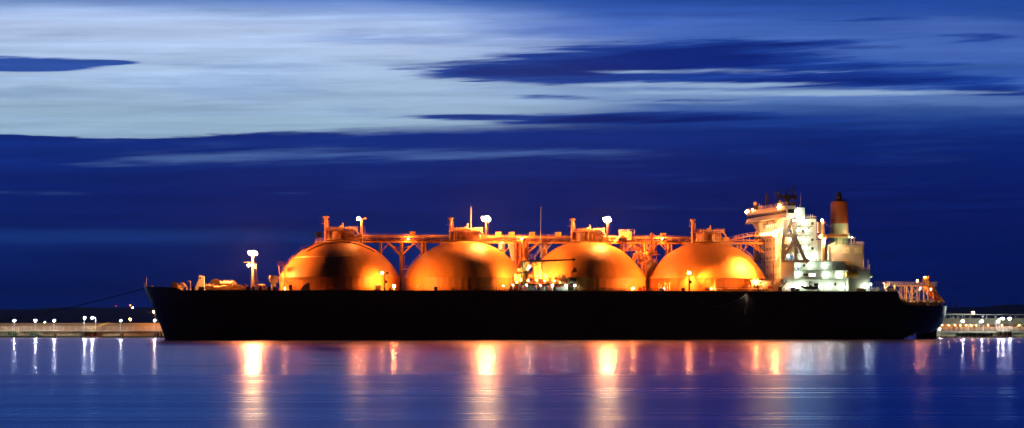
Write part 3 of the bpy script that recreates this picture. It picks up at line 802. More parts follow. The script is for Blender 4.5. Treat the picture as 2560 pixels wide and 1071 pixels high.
# mushroom ventilator
c = S(684,727,-14); t0, t1 = S(684,706,-14).z, S(684,690,-14).z
m = MB().lathe([(.85,0),(.85,t0-DZ-.3),(1.4,t0-DZ),(1.55,t0-DZ+.15),(1.6,t1-DZ-.2),(1.5,t1-DZ),(.01,t1-DZ+.05)], (c.x,-14,DZ), 20)
m.rail([(c.x-2.0,-14.2,t0+.3),(c.x-1.4,-14.2,t0+.3)],1.3,.5,.05); m.build('ventilator', whitem, ship, None, 40)
# deck edge rollers
for px in (484,500,507,620,632.5,651,672.5,686.5):
    ys = -halfb(XS(px,-18), DZ)+.5; a = S(px,723,ys)
    m = MB().tube((a.x,ys-.25,DZ+.75),(a.x,ys+.25,DZ+.75),.62,14); m.box(a.x-.5,a.x+.5,ys-.2,ys+.2,DZ,DZ+.5); fl = m.build('deck_roller', blackm, ship, None, 40)
    MB().tube((a.x,ys-.30,DZ+.8),(a.x,ys-.26,DZ+.8),.26,10).build('hub', railm, fl)

# ---- rails, stub pipes and small things along the deck edge
def deck_rail(p0, p1, h=1.1, step=1.5, name='deck_railing', mt=railm):
    m = MB(); n = 12; x0, x1 = XS(p0,-22), XS(p1,-22)
    pts = [(x0+(x1-x0)*k/n, -halfb(x0+(x1-x0)*k/n,DZ)+.5, DZ+.1) for k in range(n+1)]
    return m.rail(pts, h, step, .05, 3).build(name, mt, ship)
deck_rail(468, 560); deck_rail(590, 700); deck_rail(1000, 1060, 1.2, 1.3); deck_rail(1500, 1560); deck_rail(1620, 1700); deck_rail(1760, 1960); deck_rail(1960, 2238, 1.1, 1.6, 'deck_railing', railm)
def stubs(p0, p1, h, sp, mt=pipem):
    m = MB(); x0, x1 = XS(p0,-22.3), XS(p1,-22.3); n = int((x1-x0)/sp)
    for k in range(n+1):
        x = x0+(x1-x0)*k/n; hh = h*(1-.35*abs(2*k/n-1)); m.bar((x,-22.3,DZ),(x+.12,-22.3,DZ+hh),.22); m.bar((x+.12,-22.3,DZ+hh),(x+.3,-22.0,DZ+hh+.1),.16)
    m.bar((x0,-22.25,DZ+.3),(x1,-22.25,DZ+.3), .14); return m.build('bracket_fence', mt, ship)
stubs(800, 942, 1.7, .95); stubs(1128, 1290, 1.5, .95, rustm); stubs(1448, 1560, 1.5, .95); stubs(1775, 1890, 1.1, .7, steelm)
for px, hpx, ys in ((1056,18,-21),(1050,16,-21),(1044,14,-21),(1097,14,-21),(1104,9,-21),(1565,14,-22),(1647,16,-21),(1652,13,-21),(1662,18,-21),(1668,17,-21),(1674,18,-21)):
    a = S(px,728-hpx,ys); MB().tube((a.x,ys,DZ),(a.x,ys,a.z),.13,6,.1).lathe([(.01,0),(.25,.02),(.25,.3),(.01,.4)], (a.x,ys,a.z), 6).build('sounding_pipe', steelm, ship)
for px, w_, h_, mt in ((1089,1.2,1.5,bluem),(726,1.2,2,deckm),(1600,1.3,1.4,redm),(1609,.7,1.9,redm),(1654,1.5,1.1,bluem),(1707,1.2,1.3,darkm),(2152,3.4,1.2,yellowm),(975,.9,1.0,steelm),(945,1.9,2.0,railm)):
    a = XS(px,-21); MB().box(a-w_/2,a+w_/2,-22,-21,DZ,DZ+h_).build('deck_locker', mt, ship, None, None, .08)
# white wedge screen by the first cover
m = MB(); m.prism([Pz(748,727,-22),Pz(774,727,-22),Pz(774,708,-22),Pz(766,708,-22),Pz(757,716,-22)], -22.2, -21.9); m.box(S(771.5,708,-22.3).x,S(774.5,708,-22.3).x,-22.6,-22.25,DZ,S(772,708,-22.3).z); m.build('splash_screen', whitem, ship)
# steep braces in front of covers one, three (port holes for wires)
# ---- floodlight posts by the rail
def rail_post(px, pyt, parts, label=None):
    ys = -22.8; t = S(px, pyt, ys)
    m = MB().tube((t.x,ys,DZ),(t.x,ys,t.z+.3), .32, 8, .2); m.bar((t.x-.9,ys,t.z+.1),(t.x+.9,ys,t.z+.1), .18); m.bx((t.x+.35,ys,t.z-2.6), 1.0, .7, 1.0)
    m.tube((t.x-.45,ys,DZ+1),(t.x-.45,ys,t.z),.05,4)
    return m.build('floodlight_post', darkm, ship), t
p1, t1 = rail_post(962, 686, 2)
lamp_ball('floodlight', (t1.x-.9,-22.6,t1.z+.45), .42, 1600, SODIUM, p1)
MB().bx((t1.x+.9,-22.8,t1.z+.45),.7,.6,.6).build('lamp_housing', darkm, p1)
p2, t2 = rail_post(1723, 687, 2)
lamp_ball('floodlight', (t2.x,-22.6,t2.z+.55), .55, 5000, SODIUM, p2)
# aimed beams (each leaves a floodlight that the photo shows lit)
spot((t1.x-.6,-22.9,t1.z+.4), on_dome(0, R(-58), 21), 78000, SODIUM, ship, 100)
spot((t1.x+1.2,-22.9,t1.z+.4), on_dome(1, R(-128), 22), 78000, SODIUM, ship, 105)
spot((t2.x-.9,-22.9,t2.z+.4), on_dome(3, R(-118), 20), 30000, SODIUM, ship, 85)
spot((t2.x-1.4,-23.1,t2.z+.4), on_dome(2, R(-40), 22), 80600, SODIUM, ship, 110)
spot((t2.x+.9,-22.9,t2.z+.4), on_dome(3, R(-68), 20), 40000, SODIUM, ship, 90)
# deck level floods between the covers
o = MB().bx(S(985,722,-19),.7,.6,1.2).build('deck_lamp', steelm, ship); lamp_ball('bulb', S(985,716,-19.4), .45, 6500, SODIUM, o)
o = MB().bx(S(1815,722,-22),.6,.6,.8).build('deck_lamp', steelm, ship); spot(S(1778,722,-23.2), on_dome(3,R(-70),20), 9000, SODIUM, ship, 120)
lamp_ball('bulb', S(1778,722,-23.0), .2, 400, SODIUM, o)
o = MB().bx(S(1580,724,-22),.6,.6,.8).build('deck_lamp', steelm, ship); lamp_ball('bulb', S(1583,721,-22.8), .22, 2600, SODIUM, o)
for px, py, ys in ((712,722,-20),(1660,722,-20),(1890,707,-23)):
    o = MB().bx(S(px,py+4,ys),.4,.4,.9).build('deck_lamp', steelm, ship); lamp_ball('bulb', S(px,py,ys-.3), .3 if px > 1800 else .16, 7000 if px > 1800 else 1500, SODIUM, o)

spot(S(1889,706,-24.0), (94.3,-2,29), 66000, SODIUM, ship, 95)
# ---- manifold: deckhouse, railings, valves, crane
YM = -22.2
mx0, mx1 = XS(1282,YM), XS(1437,YM); mz1 = S(1350,711,YM).z
m = MB().box(mx0+1, mx1-1, YM+1.3, YM+8, DZ, mz1-.35).build('manifold_house', redm, ship)
mh = m
m = MB().box(mx0, mx1, YM, YM+8.6, mz1-.3, mz1); m.build('manifold_platform', darkm, ship)
for px in (1283,1297,1308,1318,1341,1352,1381,1404,1419,1436):
    x = XS(px,YM); MB().box(x-.14,x+.14,YM+.1,YM+.35,DZ,mz1-.31).build('stanchion', railm if px % 2 else galv, ship)
for px, w_, mt in ((1326,2.4,whitem),(1331,.6,whitem),(1338,1.2,bluem),(1357,1.8,whitem),(1366,.8,greenm),(1389,1.7,darkm),(1397,2,whitem),(1425,1.6,darkm),(1411,1.6,whitem)):
    x = XS(px,YM+1.2); MB().box(x-w_/2,x+w_/2,YM+.9,YM+1.29,DZ,DZ+random.uniform(1.2,2.0)).build('door_panel', mt, mh)
m = MB().rail([(mx0,YM+.1,mz1),(mx1,YM+.1,mz1)],1.15,1.3,.06,3); m.rail([(mx0+1,YM+6,mz1+2.2),(mx1-12,YM+6,mz1+2.2)],1.1,1.3,.06,3)
m.build('manifold_railing', railm, ship)
m = MB()
for px in (1300,1316,1342,1364,1385,1398,1404,1411,1289):
    for ys in (YM+1.5,YM+4):
        x = XS(px,ys)+random.uniform(-.5,.5); z = mz1
        m.tube((x,ys,z),(x,ys,z+1.9), .3, 8); m.tube((x,ys-1,z+1.5),(x,ys+3,z+1.5),.42,10); m.tube((x,ys-1.1,z+1.5),(x,ys-.95,z+1.5),.72,12)
        m.tube((x,ys,z+1.5),(x,ys,z+3.4),.14,6); m.tube((x-.5,ys,z+3.4),(x+.5,ys,z+3.4),.1,6); m.bx((x,ys,z+2.6),.7,.6,.8)
m.build('manifold_valve', steelm, ship, None, 40)
m = MB()
for px in (1320,1335,1347): 
    a, b = S(px,655,-16), S(px+(6 if px > 1330 else -5),700,-18); m.tube(a, b, .75, 10, .95)
m.tube(S(1318,664,-16), S(1346,664,-16), .6, 8)
m.build('expansion_loop', pipem, ship, None, 40)
m = MB()
for x0, x1, y0_, y1_ in ((mx1+.3, XS(1455,YM), mz1, DZ), (mx0-.3, XS(1262,YM), mz1, DZ)):
    m.stair((x1,YM+.6,DZ), (x0,YM+.6,mz1), 1.0)
m.build('manifold_stairway', railm, ship)
# hose crane
q = S(1308,711,-19); m = MB().tube((q.x,-19,DZ),(q.x,-19,S(1308,668,-19).z),.95,14); m.tube((q.x,-19,S(1308,668,-19).z),(q.x,-19,S(1308,652,-19).z),.75,14,.6)
z = S(1306,681,-19).z; m.lathe([(.9,-.3),(2.2,0),(2.2,.12),(.9,.12)], (q.x,-19,z), 16)
cr = m.build('hose_crane', greenm, ship, None, 40)
m = MB()
for k in range(10):
    a, b = 2*math.pi*k/10, 2*math.pi*(k+1)/10; m.rail([(q.x+2.1*math.cos(a),-19+2.1*math.sin(a),z+.1),(q.x+2.1*math.cos(b),-19+2.1*math.sin(b),z+.1)],1.1,2,.06)
m.build('crane_railing', railm, cr)
a, b = S(1310,653.5,-20), S(1433,649.5,-20); m = MB()
n = 16
m.add([(a.x,-20.5,a.z-.2),(a.x,-19.5,a.z-.2),(a.x,-19.5,a.z+.2),(a.x,-20.5,a.z+.2),(a.x+4.5,-20.5,a.z-.35),(a.x+4.5,-19.5,a.z-.35),(a.x+4.5,-19.5,a.z+.45),(a.x+4.5,-20.5,a.z+.45),
       (b.x,-20.3,b.z-.22),(b.x,-19.7,b.z-.22),(b.x,-19.7,b.z+.22),(b.x,-20.3,b.z+.22)],
      [(0,1,2,3),(0,4,5,1),(1,5,6,2),(2,6,7,3),(3,7,4,0),(4,8,9,5),(5,9,10,6),(6,10,11,7),(7,11,8,4),(8,11,10,9)])
m.tube((b.x+.1,-20.5,b.z),(b.x+.1,-19.5,b.z),.5,12); m.bar((b.x,-20,b.z+.1),(b.x+1.0,-20,b.z+.1),.15); m.tube((q.x+1,-20,a.z-2.8),(a.x+7,-20,a.z-.3),.16,6)
m.bx((a.x+4.6,-20,a.z+.7),.5,.5,1.2); m.rail([(a.x+5,-20,a.z+.4),(a.x+11,-20,a.z+.4)],.9,1.3,.06,1)
m.build('crane_boom', darkm, cr)
hx = S(1433,650,-20); m = MB().tube(hx, (hx.x+.1,-20,hx.z-3.0), .08, 5).tube((hx.x+.9,-20,hx.z),(hx.x+.9,-20,hx.z-2.8),.06,5)
m.add([(hx.x+.2,-20.3,hx.z-2.8),(hx.x+.9,-20.3,hx.z-2.8),(hx.x+1.4,-20.3,hx.z-4.2),(hx.x-.8,-20.3,hx.z-4.6),(hx.x+.2,-19.7,hx.z-2.8),(hx.x+.9,-19.7,hx.z-2.8),(hx.x+1.4,-19.7,hx.z-4.2),(hx.x-.8,-19.7,hx.z-4.6)],
      [(0,1,2,3),(7,6,5,4),(0,4,5,1),(1,5,6,2),(2,6,7,3),(3,7,4,0)])
for dx_ in (-.6,0,.6,1.2): m.tube((hx.x+dx_,-20,hx.z-4.2),(hx.x+dx_,-20,hx.z-6.6),.05,4)
m.build('crane_hook', rustm, cr)
q = S(1432,711,-20); m = MB().box(q.x-1.0,q.x+1.0,-21,-19,mz1,S(1432,696,-20).z); m.build('boom_rest', darkm, ship); MB().box(q.x-1.6,q.x-1.02,-20.8,-19.2,mz1,S(1432,693,-20).z).build('boom_rest', railm, ship)
o = MB().bar(S(1323,671,-18), S(1323,700,-18), .2).build('lamp_bracket', steelm, ship); lamp_ball('floodlight', S(1323,667,-21), .34, 2000, (1,.55,.25), o)
spot(S(1352,668,-24.0), on_dome(2,R(-140),22), 67600, SODIUM, ship, 100)  # added beam, set clear of the crane; no lamp stands here
spot(S(1292,674,-24.0), on_dome(1,R(-48),22), 30000, SODIUM, ship, 110)
for px, py, pw, rr in ((1316,713.3,160,.16),(1283,713.5,90,.13),(1351,713.5,90,.12),(1381,714,260,.30),(1415,714,260,.30),(1437,714,160,.24),(1258,715,120,.16)):
    o = MB().bx(S(px,py-2.0,YM-.2),.4,.3,.16).build('lamp_bracket', steelm, ship); lamp_ball('bulb', S(px,py,YM-.4), rr, pw, WHITE if px in (1316,1381,1415,1437) else WARMW, o)
for px, py, pw in ((1293,706,500),(1302,700,500),(1320,702,500),(1342,701,400),(1362,703,400),(1385,702,500),(1400,706,300)):
    o = MB().bx(S(px,py-1.5,YM+.5),.3,.3,.14).build('lamp_bracket', steelm, ship); lamp_ball('bulb', S(px,py,YM+.3), .10, pw*.7, SODIUM, o)

# ---- accommodation
XF = 94.3
LV = [DZ, 21.6, 24.8, 28.0, 31.2, 34.4, 37.5, 40.6, 43.4]
BHW, THW = 18.8, 11.5
XT1 = XS(2041,-THW); XBm = XS(1986,-BHW); XB1 = XS(2072,-BHW)+1; XE = XS(2175,-BHW)
# lower block
m = MB()
m.box(XF, XBm, -BHW, BHW, DZ, LV[3])
m.box(XBm, XB1+6, -BHW+2.6, BHW-2.6, DZ, LV[3]-.02)
m.box(XB1+6.003, XE-8, -BHW+2.6, BHW-2.6, DZ, LV[2]-.02)
m.box(XE-8.003, XE, -BHW, BHW, DZ, LV[2])
blk = m.build('deckhouse', whitem, ship, None, None, .06)
for z, x0, x1 in ((LV[1],XBm+.002,XS(2120,-BHW)),(LV[2],XBm+.002,XE-8.1),(LV[3],XBm+.002,XB1+6)):
    o = MB().box(x0, x1, -BHW-.4, -BHW+2.6, z-.12, z).build('promenade_deck', galdk, blk)
    MB().rail([(x0,-BHW-.3,z),(x1,-BHW-.3,z)],1.05,1.6,.045,3).build('promenade_railing', railm, blk)
MB().rail([(XE-8,-BHW+.1,LV[2]),(XE,-BHW+.1,LV[2]),(XE,BHW,LV[2])],1.1,1.5,.05,3).build('promenade_railing', railm, blk)
m = MB()
for px in (2022,2048,2085,2110):
    x = XS(px,-BHW)
    for a_, b_ in ((DZ,LV[1]),(LV[1],LV[2])): m.bar((x,-BHW-.2,a_),(x,-BHW-.2,b_-.14),.14)
# slanting ladders between the promenades
m.stair((XS(1995,-18),-17.5,LV[2]-3.2),(XS(1995,-18)+3.2,-17.5,LV[2]),.8,False); m.stair((XS(2010,-18),-17.3,LV[2]),(XS(2010,-18)+3.2,-17.3,LV[3]),.8,False)
m.build('promenade_ladder', railm, blk)
# aft mounted cylinder
q = S(2178,690,-17); MB().tube((XE+.01,-17,q.z),(XE+1.3,-17,q.z+.2),1.0,14,.8).build('liferaft_drum', whitem, blk, None, 40)
q = S(2133,687,-BHW); MB().tube((q.x-2.6,-BHW+.4,q.z),(q.x+1.6,-BHW+.4,q.z),1.1,16).build('storage_drum', yellowm, blk, None, 40)
# low store in front with sign
a, b = XS(1906,-21), XS(1951,-21); z = S(1925,711,-21).z
st = MB().box(a, b, -21.5, -14, DZ, z).build('deck_store', whitem, ship, None, None, .06)
q = S(1926.5,719.5,-21.6); MB().box(q.x-.95,q.x+.95,-21.56,-21.502,q.z-.45,q.z+.5).build('notice_board', redm, st)
MB().rail([(a,-21.4,z),(b,-21.4,z)],1.1,1.2,.05,3).build('store_railing', railm, st)
q = S(1932,703,-20); m = MB().lathe([(.01,-1.2),(1.9,-1.2),(2.0,-.2),(1.3,.7),(.01,.9)], (q.x+2.8,-19,q.z), 14); m.lathe([(.01,-1.4),(1.2,-1.4),(1.0,-.5),(.01,-.1)], (q.x-1.5,-19,q.z), 12); m.tube((q.x-5,-19,q.z-1.2),(q.x,-19,q.z-.7),.5,8,.3); m.build('covered_winch', tarpm, ship, None, 40)
# valve station at the aft end of the last cover
m = MB(); a, b = XS(1878,-21), XS(1902,-21); z = S(1890,711,-21).z; m.box(a,b,-21.6,-19,z-.2,z)
for x in (a+.2,(a+b)/2,b-.2): m.bar((x,-21.4,DZ),(x,-21.4,z),.2)
m.rail([(XS(1872,-22),-22,DZ+1),(XS(1900,-22),-22,DZ+1)],1.1,1.2,.06,3)
for k in range(5): x = a+.5+k*(b-a-1)/4; m.tube((x,-20.5,z),(x,-20.5,z+1.4+.6*(k%2)),.25,8); m.tube((x-.6,-20.8,z+1.2),(x+.6,-20.8,z+1.2),.3,8)
m.build('valve_station', steelm, ship, None, 40)

# tower: lower front tier, upper tier
m = MB()
m.box(XF, XT1, -THW, THW, LV[3], LV[6])
m.box(XF+1.2, XT1, -THW, THW, LV[6], LV[8])
tw = m.build('accommodation_tower', whitem, ship, None, None, .06)
m = MB().box(XF-.6, XF+1.2, -THW-.3, THW+.3, LV[6]-.2, LV[6]); m.build('front_ledge', steelm, tw)
MB().rail([(XF-.5,-THW-.2,LV[6]),(XF-.5,THW,LV[6])],1.1,1.5,.05,2).build('ledge_railing', railm, tw)
for li in (4,5,6,7):
    z = LV[li]; x1 = XS(2027,-THW)
    MB().box(XF+2.5 if li > 5 else XF+1.5, x1, -THW-3.0, -THW-.003, z-.14, z).build('side_gallery', galdk, tw)
    MB().rail([(XF+2.5,-THW-2.9,z),(x1,-THW-2.9,z),(x1,-THW-.1,z)],1.05,1.6,.045,3).build('gallery_railing', galdk, tw)
    a = XS(1997 if li % 2 else 2004,-THW-2); MB().stair((a,-THW-1.6,z),(a+3.2,-THW-1.6,LV[li+1]-.1),.8,False).build('gallery_ladder', galdk, tw)
MB().rail([(XT1-6,-THW+.1,LV[8]),(XT1,-THW+.1,LV[8]),(XT1,THW,LV[8])],1.1,.9,.05,3).build('roof_railing', railm, tw)
for px in (2015,2020,2026,2031): a = S(px,547,-THW+1); MB().tube((a.x,-THW+1,LV[8]),(a.x,-THW+1,LV[8]+2.0),.16,6,.08).build('vent_pipe', railm, tw)
# side wing of the tower (grey structure right of the galleries)
m = MB().box(XT1+.003, XS(2059,-THW-1), -THW-1, THW, LV[3], LV[5]+.8); m.prism([(XS(2027,-THW-2),LV[5]+.8),(XS(2059,-THW-2),LV[5]+.8),(XS(2059,-THW-2),LV[5]+1.6),(XS(2040,-THW-2),LV[5]+1.3)],-THW-2,-THW-1.003)
m.build('service_annexe', whitem, ship)
MB().rail([(XT1,-THW-1,LV[5]+1.4),(XS(2066,-THW),-THW-1,LV[5]+1.4)],1.1,1.2,.05,3).build('roof_railing', railm, tw)
# windows: one mesh, copied
def window_set(src_name, pts, size, parent, mt, axis='x', frame=None):
    w_, h_ = size; m = MB()
    if axis == 'x': m.box(-.035,.02,-w_/2,w_/2,-h_/2,h_/2)
    else: m.box(-w_/2,w_/2,-.035,.02,-h_/2,h_/2)
    first = m.build(src_name, mt, parent); first.location = pts[0]
    for q_ in pts[1:]: child_copy(first, parent, q_)
pts = []
for z in (LV[6]-1.6, LV[5]-1.6, LV[4]-1.6):
    for k in range(5):
        for d_ in (-.75,.75):
            pts.append((XF, -9+4.5*k+d_, z))
window_set('window', pts, (.62,.95), tw, glassm)
pts = []
for z in (LV[3]-1.7, LV[2]-1.6):
    for k in range(9): pts.append((XF, -16+4*k, z))
window_set('window', pts, (.62,.95), blk, glassm)
pts = [(XF+1.2, -7+3.0*k, LV[8]-2.0) for k in range(5)]
window_set('window', pts, (1.0,1.1), tw, emat((1,.72,.45), 3.0))
pts = [(XS(2031,-THW), -THW, LV[k]-1.6) for k in (8,6,5)] + [(XS(2008,-THW), -THW, LV[7]-1.6)]
window_set('side_window', pts, (.9,1.0), tw, glassm, 'y')
pts = [(XS(px,-BHW+2.6), -BHW+2.6, LV[3]-1.5) for px in (2010,)] + [(XS(px,-BHW+2.6), -BHW+2.6, LV[2]-1.6) for px in (2011,2017)] + [(XS(px,-BHW+2.6), -BHW+2.6, LV[1]-1.8) for px in (2088,2116)]
window_set('side_window', pts, (.8,.9), blk, glassm, 'y')
pts = [(XS(px,-BHW+2.6), -BHW+2.6, LV[2]-1.7) for px in (2024,2030,2036)]
window_set('lit_window', pts, (.8,1.2), blk, emat((.95,1,.85), 2.2), 'y')
pts = [(XS(px,-BHW+2.58), -BHW+2.6, LV[3]-2.0) for px in (1995,)] + [(XS(1979,-THW), -THW, LV[4]-2.0), (XS(1977,-THW), -THW, LV[7]-2.0)]
window_set('blue_door', pts, (.9,2.0), blk, bluem, 'y')
# piping down the tower's front
m = MB(); y = 4; x = XF-.25
m.path([(x,6,LV[6]-.4),(x,6,LV[5]+.6),(x,3,LV[5]+.6),(x,3,LV[1]+1)],.14,5); m.path([(x,9.5,LV[6]),(x,9.5,LV[3])],.2,6); m.path([(x,-9.5,LV[3]-.3),(x,-9.5,DZ)],.12,5)
m.path([(x,10.5,LV[3]+.1),(x,-18.5,LV[3]+.1)],.1,4); m.path([(XF+1,10,LV[8]-1.2),(XF+1,4,LV[8]-1.2),(XF+1,4,LV[8]-.2),(XF+1,-4,LV[8]-.2),(XF+1,-4,LV[8]-.9),(XF+1,-10,LV[8]-.9)],.12,4)
m.build('drain_pipe', darkm, tw)
# wheelhouse with wings
WZ0, WZ1 = 43.45, 47.6
XN, XFr = XS(1967,-22), XS(1868,22)
XL = lambda y: XN+(XFr-XN)*(y+22)/44 - .9*(1-(y/22)**2)
m = MB(); ny = 22
def strip(z0, z1, off0, off1, back):
    vs = []; fs = []
    for k in range(ny+1):
        y = -22+44*k/ny
        vs += [(XL(y)+off0, y, z0), (XL(y)+off1, y, z1), (back, y, z1), (back, y, z0)]
    for k in range(ny):
        a = k*4; b = a+4
        for j in range(4): fs.append((a+j, b+j, b+(j+1)%4, a+(j+1)%4))
    fs += [(0,1,2,3), (ny*4+3,ny*4+2,ny*4+1,ny*4)]
    m.add(vs, fs)
XW1 = XN+2.9
strip(WZ0, WZ0+1.3, -.5, -.2, XW1)
strip(WZ0+1.3, WZ0+3.0, .1, -.15, XW1)
strip(WZ0+3.0, WZ1, -.55, -.35, XW1+.3)
m.box(XW1+.003, XT1-4, -9, 9, LV[8], WZ1-.3)
m.box(XS(1990,-THW), XS(2013,-THW), -THW+.3, -THW+7, LV[8], S(2000,519,-THW).z)
wh = m.build('wheelhouse', whitem, ship, None, None, .05)
first = None
for k in range(40):
    y = -21.2+42.4*k/39
    if first is None:
        first = MB().box(-.06,.03,-.36,.36,-.62,.62).build('bridge_window', glassm, wh); o = first
    else: o = child_copy(first, wh, (0,0,0))
    o.location = (XL(y)-.045, y, WZ0+2.15)
MB().box(XN+.4,XW1-.3,-22.06,-22.003,WZ0+1.5,WZ0+2.9).build('wing_window', glassm, wh)
MB().rail([(XL(-22),-21.8,WZ1),(XL(0),0,WZ1),(XL(22),21.8,WZ1)],1.2,1.5,.06,3).build('roof_railing', railm, wh)
MB().box(XN-.8,XW1,-22.2,-21.6,WZ0-.3,WZ0-.01).box(XFr-.8,XFr+4,21.6,22.2,WZ0-.3,WZ0-.01).build('wing_coaming', whitem, wh)
# A frames under both wings
def aframe(ys, sgn):
    m = MB(); d = .55
    def bar(a, b, w0, w1=None):
        w1 = w0 if w1 is None else w1
        A, Bq = S(a[0],a[1],-19.3), S(b[0],b[1],-19.3); v_ = Vector((Bq.x-A.x,0,Bq.z-A.z)).normalized(); nn = Vector((v_.z,0,-v_.x))
        pp = [A+nn*w0/2, A-nn*w0/2, Bq-nn*w1/2, Bq+nn*w1/2]
        m.prism([(q_.x,q_.z) for q_ in pp], ys-d, ys+d)
    bar((1956,656),(1957,600),1.5,1.25); bar((1957,600),(1965,549),1.3,1.7); bar((1983,549),(1988,600),1.9,1.5)
    bar((1988,596),(2013,652),1.3,1.1); bar((2009,643),(2020,657),1.2,2.0); bar((1989,596),(1988,656),1.2,1.2); bar((1988,600),(1958,643),1.3,1.3)
    bar((1956,589),(1989,589),1.1); bar((1960,551),(1988,551),1.1); bar((1956,654),(2016,654),.9); bar((1984,603),(1989,588),2.2,1.6)
    return m.build('wing_support', mat('grey_brown_paint',(.46,.42,.36),.5), ship, None, None, .08)
aframe(-19.3,-1); aframe(19.3,1)
for sg in (-1,1):
    m = MB(); m.add([(XF+.5,sg*THW,LV[8]-6),(XF+3,sg*THW,LV[8]-6),(XF+3,sg*21.5,WZ0-.31),(XF-.2,sg*21.5,WZ0-.31),(XF-.2,sg*THW,WZ0-.31),(XF+3,sg*THW,WZ0-.31)],
                        [(0,1,2,3),(0,3,4),(1,5,2),(3,2,5,4),(0,4,5,1)])
    m.build('wing_bracket', whitem, ship)
m = MB(); m.bar((XF+1,-18.9,LV[6]-.5),(XF+1,-THW,LV[3]+.4),.5); m.bar((XF+1,18.9,LV[6]-.5),(XF+1,THW,LV[3]+.4),.5); m.build('wing_strut', steelm, ship)
# radar mast and aerials on the roof
m = MB(); RT = lambda px, py, ys=0: S(px,py,ys)
m.tube(RT(1969,518), RT(1967,498), .9, 8, .7); m.path([RT(1967,500),RT(1955,494),RT(1947,487),RT(1945,478)],.45,6); m.path([RT(1967,500),RT(1975,494),RT(1983,491),RT(1985,488)],.65,6)
m.tube(RT(1984,492), RT(1983,464), .5, 6, .28); m.tube(RT(1945,512), RT(1945,477), .32, 6, .2)
for k in range(5): a = RT(1943,482+k*6); m.bx(a, 2.2, .5, .18)
m.tube(RT(1965,500), RT(1966,480), .4, 6, .3); m.bx(RT(1966,493), 2.6, 1.5, 1.4); m.bx(RT(1986,494), 1.6, 1.4, 1.6)
m.path([RT(1984,470),RT(1979,466)],.15,4)
rm = m.build('radar_mast', darkm, ship)
a = RT(1965,477); MB().bx(a, 3.4, .35, .3).build('radar_scanner', darkm, rm); 
MB().bx(RT(1952,491), 1.6, .35, .3).build('radar_scanner', darkm, rm)
m = MB().tube(RT(1916,517), RT(1916,482), .35, 6, .22).bar(RT(1917,486), RT(1925,510), .3).bar(RT(1916,497), RT(1925,510), .2).bar(RT(1925,517), RT(1925,508), .3); m.build('signal_mast', darkm, ship)
for px, py, r in ((1888,509,.72),(1951,506,.85),(1968,508,.55)):
    a = RT(px,py,4 if px < 1900 else -3); m = MB().ball(a, r, 12, 1.05).tube((a.x,a.y,WZ1),(a.x,a.y,a.z-r*.8),r*.4,8); m.build('radome', whitem, ship, None, 50)
m = MB().bx(RT(1889,519,4),1.6,1.2,1.4); m.bx(RT(1982,514,-8),1.5,1,2.6); m.bx(RT(1989,509,-8),.8,.6,1.0); m.build('roof_cabinet', darkm, ship)
for px, y0, y1 in ((2002,482,518),(1898,508,518),(1903,512,518),(1924,509,518),(1928,509,518),(1988,505,518),(1999,511,519),(1993,514,519)):
    a, b = RT(px,y1,-6 if px > 1985 else 0), RT(px,y0,-6 if px > 1985 else 0); MB().tube(a,b,.13,5,.06).build('whip_aerial', railm, ship)

# engine casing, funnel, crane
YC = -14.0
cx0, cx1 = XS(2072,YC), XS(2160,YC); cz = S(2110,612.5,YC).z
m = MB().box(cx0, cx1, YC, 14, LV[2]+.003, cz); m.box(XS(2059,YC)+.01, cx0-.003, YC+3, 11, LV[3]+.003, LV[5]+.5)
cs = m.build('engine_casing', whitem, ship, None, None, .06)
for px in (2113.5, 2145.5):
    q = S(px,626.5,YC); MB().box(q.x-1.5,q.x+1.5,YC-.05,YC-.003,q.z-1.1,q.z+1.1).build('louvre', mat('pale_louvre',(.75,.80,.62),.5), cs)
    m = MB()
    for k in range(4): m.box(q.x-1.5+k*.99,q.x-1.46+k*.99,YC-.09,YC-.052,q.z-1.1,q.z+1.1)
    m.build('louvre_frame', steelm, cs)
MB().rail([(cx0,YC+.1,cz),(cx1,YC+.1,cz),(cx1,14,cz)],1.2,1.2,.05,3).build('roof_railing', railm, cs)
for px, py in ((2132,648),(2159,648),(2170,650),(2174,662),(2083,648)):
    a = S(px,py,YC-1); MB().tube((a.x,YC-1,LV[2]),(a.x,YC-1,a.z),.14,6).build('vent_pipe', railm, cs)
q = S(2118,656,YC-.6); m = MB().bx((q.x,YC-.5,q.z),1.9,.9,1.5); m.box(q.x-1.2,q.x+1.2,YC-1.2,YC-.01,LV[2],q.z-1.0); m.build('fan_housing', steelm, cs)
# platform round the funnel
m = MB(); a, b = S(2043,592,-9), S(2124,592,-9); m.box(a.x+4,b.x,-9,-4,b.z-.3,b.z-.1); m.rail([(a.x+4,-9,b.z),(b.x,-9,b.z)],1.1,1.1,.06,3)
for px in (2096,2104,2128,2135): q = S(px,594,-8); m.bar((q.x,-8,cz),(q.x,-8,q.z),.3)
q0, q1 = S(2120,594,-8), S(2137,597,-8); m.box(q0.x,q1.x,-9,-4,q0.z-.3,q0.z); m.build('funnel_platform', steelm, ship)
FZ0 = cz; FZ1 = S(2098,505,0).z; FUN_BAND = S(2098,559,-3).z - FZ0
m = MB(); ff = XS(2098,0); n = 40
lv = [(0,3.15),(1.0,3.15),(1.2,3.25),(FZ1-FZ0-.8,2.95),(FZ1-FZ0,2.85)]
vs = []
for z, r in lv:
    for k in range(n):
        a = 2*math.pi*k/n; vs.append((r*math.copysign(abs(math.cos(a))**.8,math.cos(a)), 1.25*r*math.copysign(abs(math.sin(a))**.8,math.sin(a)), z))
fs = [(j*n+k,j*n+(k+1)%n,(j+1)*n+(k+1)%n,(j+1)*n+k) for j in range(len(lv)-1) for k in range(n)]+[tuple((len(lv)-1)*n+k for k in range(n))]
